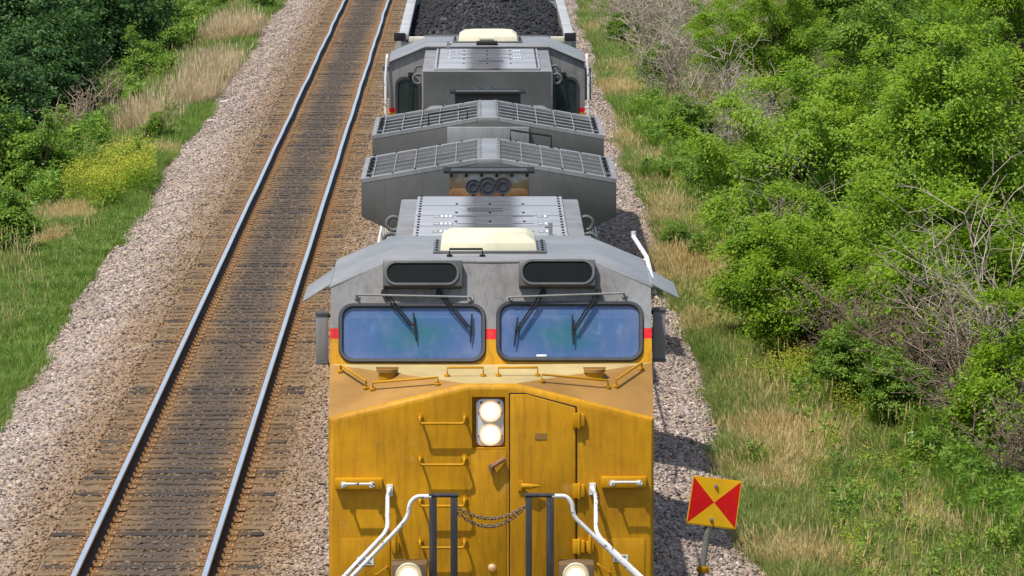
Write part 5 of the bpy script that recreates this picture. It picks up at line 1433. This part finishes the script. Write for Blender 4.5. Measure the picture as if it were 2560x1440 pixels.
# left verge
N_ = 60000
PL = np.stack([RNG.uniform(-14.0, -7.0, N_), 78 + (225 - 78) * RNG.random(N_) ** 1.2], -1)
PL = PL[PL[:, 0] < -7.40 + edge(PL[:, 1]) + RNG.normal(0, 0.08, len(PL))]
lawn = weight(PL, [(60, 800, 130, 120, 1.2), (200, 640, 110, 70, 1.2), (20, 920, 60, 60, 1.1), (270, 560, 60, 50, .9), (100, 700, 130, 90, 1.1)])
bro = weight(PL, [(585, 100, 48, 18, 1.1), (545, 205, 40, 28, 1.1), (490, 265, 45, 20, 1.0), (370, 322, 60, 16, 1.0)])
dryl = weight(PL, [(190, 540, 70, 40, .9), (110, 620, 60, 30, .9), (220, 500, 60, 30, .7), (400, 390, 30, 30, .6)])
yll = weight(PL, [(305, 480, 92, 42, 1.2), (200, 520, 40, 25, .7)])
nz = noise2(PL, 1.3, 15) * 0.2; u_ = RNG.random(len(PL))
bv = bro + nz > 0.55; yv = (~bv) & (yll + nz > 0.55); lv = (~bv) & (~yv) & (lawn + nz > 0.45); dv = (~(bv | yv | lv)) & (dryl + nz * 1.3 > 0.45)
rest = ~(lv | dv) & ~(bv & (u_ < 0.5))
dw = rest & (PL[:, 0] < -9.3) & (noise2(PL, 1.0, 21) > 0.55)
rest &= ~dw
put('lawn_grass', T_LAWN, PL[lv], sz(lv.sum(), 0.8, 1.5), 'short bright green grass beside the ballast, lower left', 'grass', 11)
k1 = bv & (u_ < 0.4); put('dead_brown_grass', T_BROWN, PL[k1], sz(k1.sum(), 0.7, 1.25), 'tall dead brown grass clumps leaning beside the left ballast', 'dead grass', 12)
put('dry_left_grass', T_DRY, PL[dv], sz(dv.sum(), 0.5, 1.0), 'dry tan grass below the yellow flowers on the left', 'dry grass', 13)
put('yellow_flower_patch', T_YELLOW, PL[yv & (u_ < 0.45)], sz((yv & (u_ < 0.45)).sum(), 0.6, 1.5), 'dense yellow flowering patch beside the left ballast', 'flowers', 14)
put('left_green_grass', T_GREEN, PL[rest], sz(rest.sum(), 0.7, 1.4), 'tall green grass on the left bank', 'grass', 15)
k1 = dw & (u_ < 0.5); put('left_weeds', T_WEED, PL[k1], sz(k1.sum(), 0.6, 1.2), 'leafy green weeds on the left bank', 'weeds', 16)
# dead upright stalks on the left
ST = [('stems', bare_mesh('stems', 401, 1.55, 26, M['stalk'], 0.16, 0.016, 0))]
for i, (px, py, lab) in enumerate(((85, 400, 'dead brown stalks at the left, beside the light shrub'), (165, 395, 'dead brown stalks, tallest cluster above the yellow flowers'), (215, 350, 'dead brown stalks next to the green bank, left'), (120, 360, 'dead brown stalks under the dark trees, left'), (25, 400, 'dead brown stalks leaning at the left edge'), (270, 300, 'thin dead stalks beside the small bright shrub on the left'))):
    p = gpt(px, py); place('dead_stalks', p.x, p.y, ST, lab, 'dead stalks', 'dead stalks on the left bank', i * 1.1, 1.0)

# taller seed stems standing out of the verge grass
T_SEED = source_collection('seed_stems', [tuft('tuft', 370 + i, 12, 0.62, 0.20, 0.7, 0.0042, M['grass_dry'], 0.9) for i in range(3)])
sp = (RNG.random(len(PR)) < 0.009) & (PR[:, 0] > 3.9) & (~wv_r); put('seed_stems', T_SEED, PR[sp], sz(sp.sum(), 0.8, 1.4), 'thin dry seed stems standing above the right verge grass', 'dry grass', 21)
sp = (RNG.random(len(PL)) < 0.015) & (PL[:, 0] < -7.9); put('left_seed_stems', T_SEED, PL[sp], sz(sp.sum(), 0.7, 1.3), 'thin dry seed stems standing above the left bank grass', 'dry grass', 22)
# bits of litter
M['litter'] = plain('pale_litter', (0.72, 0.72, 0.70), 0.7, 0, 0.15, 10)
for px, py, L_, a, lab in ((562, 258, 0.30, 0.25, 'white splintered board lying on the left ballast, upper'), (525, 306, 0.16, 0.1, 'small white scrap lying on the left ballast, lower'), (2276, 1136, 0.14, 0.9, 'white scrap of paper caught in the right verge grass')):
    p = gpt(px, py); z = p.z + (0.05 if p.x < 0 else 0.30)
    q = MB(); c_, s_ = math.cos(a), math.sin(a)
    loop = [(-L_/2, -0.03), (L_/2 - 0.05, -0.035), (L_/2, -0.01), (L_/2 - 0.04, 0.03), (-L_/2 + 0.03, 0.04)]
    q.extrude([(x * c_ - y * s_, x * s_ + y * c_, 0.03 * x / L_) for x, y in loop], (0, 0.004, 0.02))
    o = q.build('litter', M['litter'], None, bevel=0.003); o.location = (p.x, p.y, z); tag(o, lab, 'litter', 'pale litter by the line')
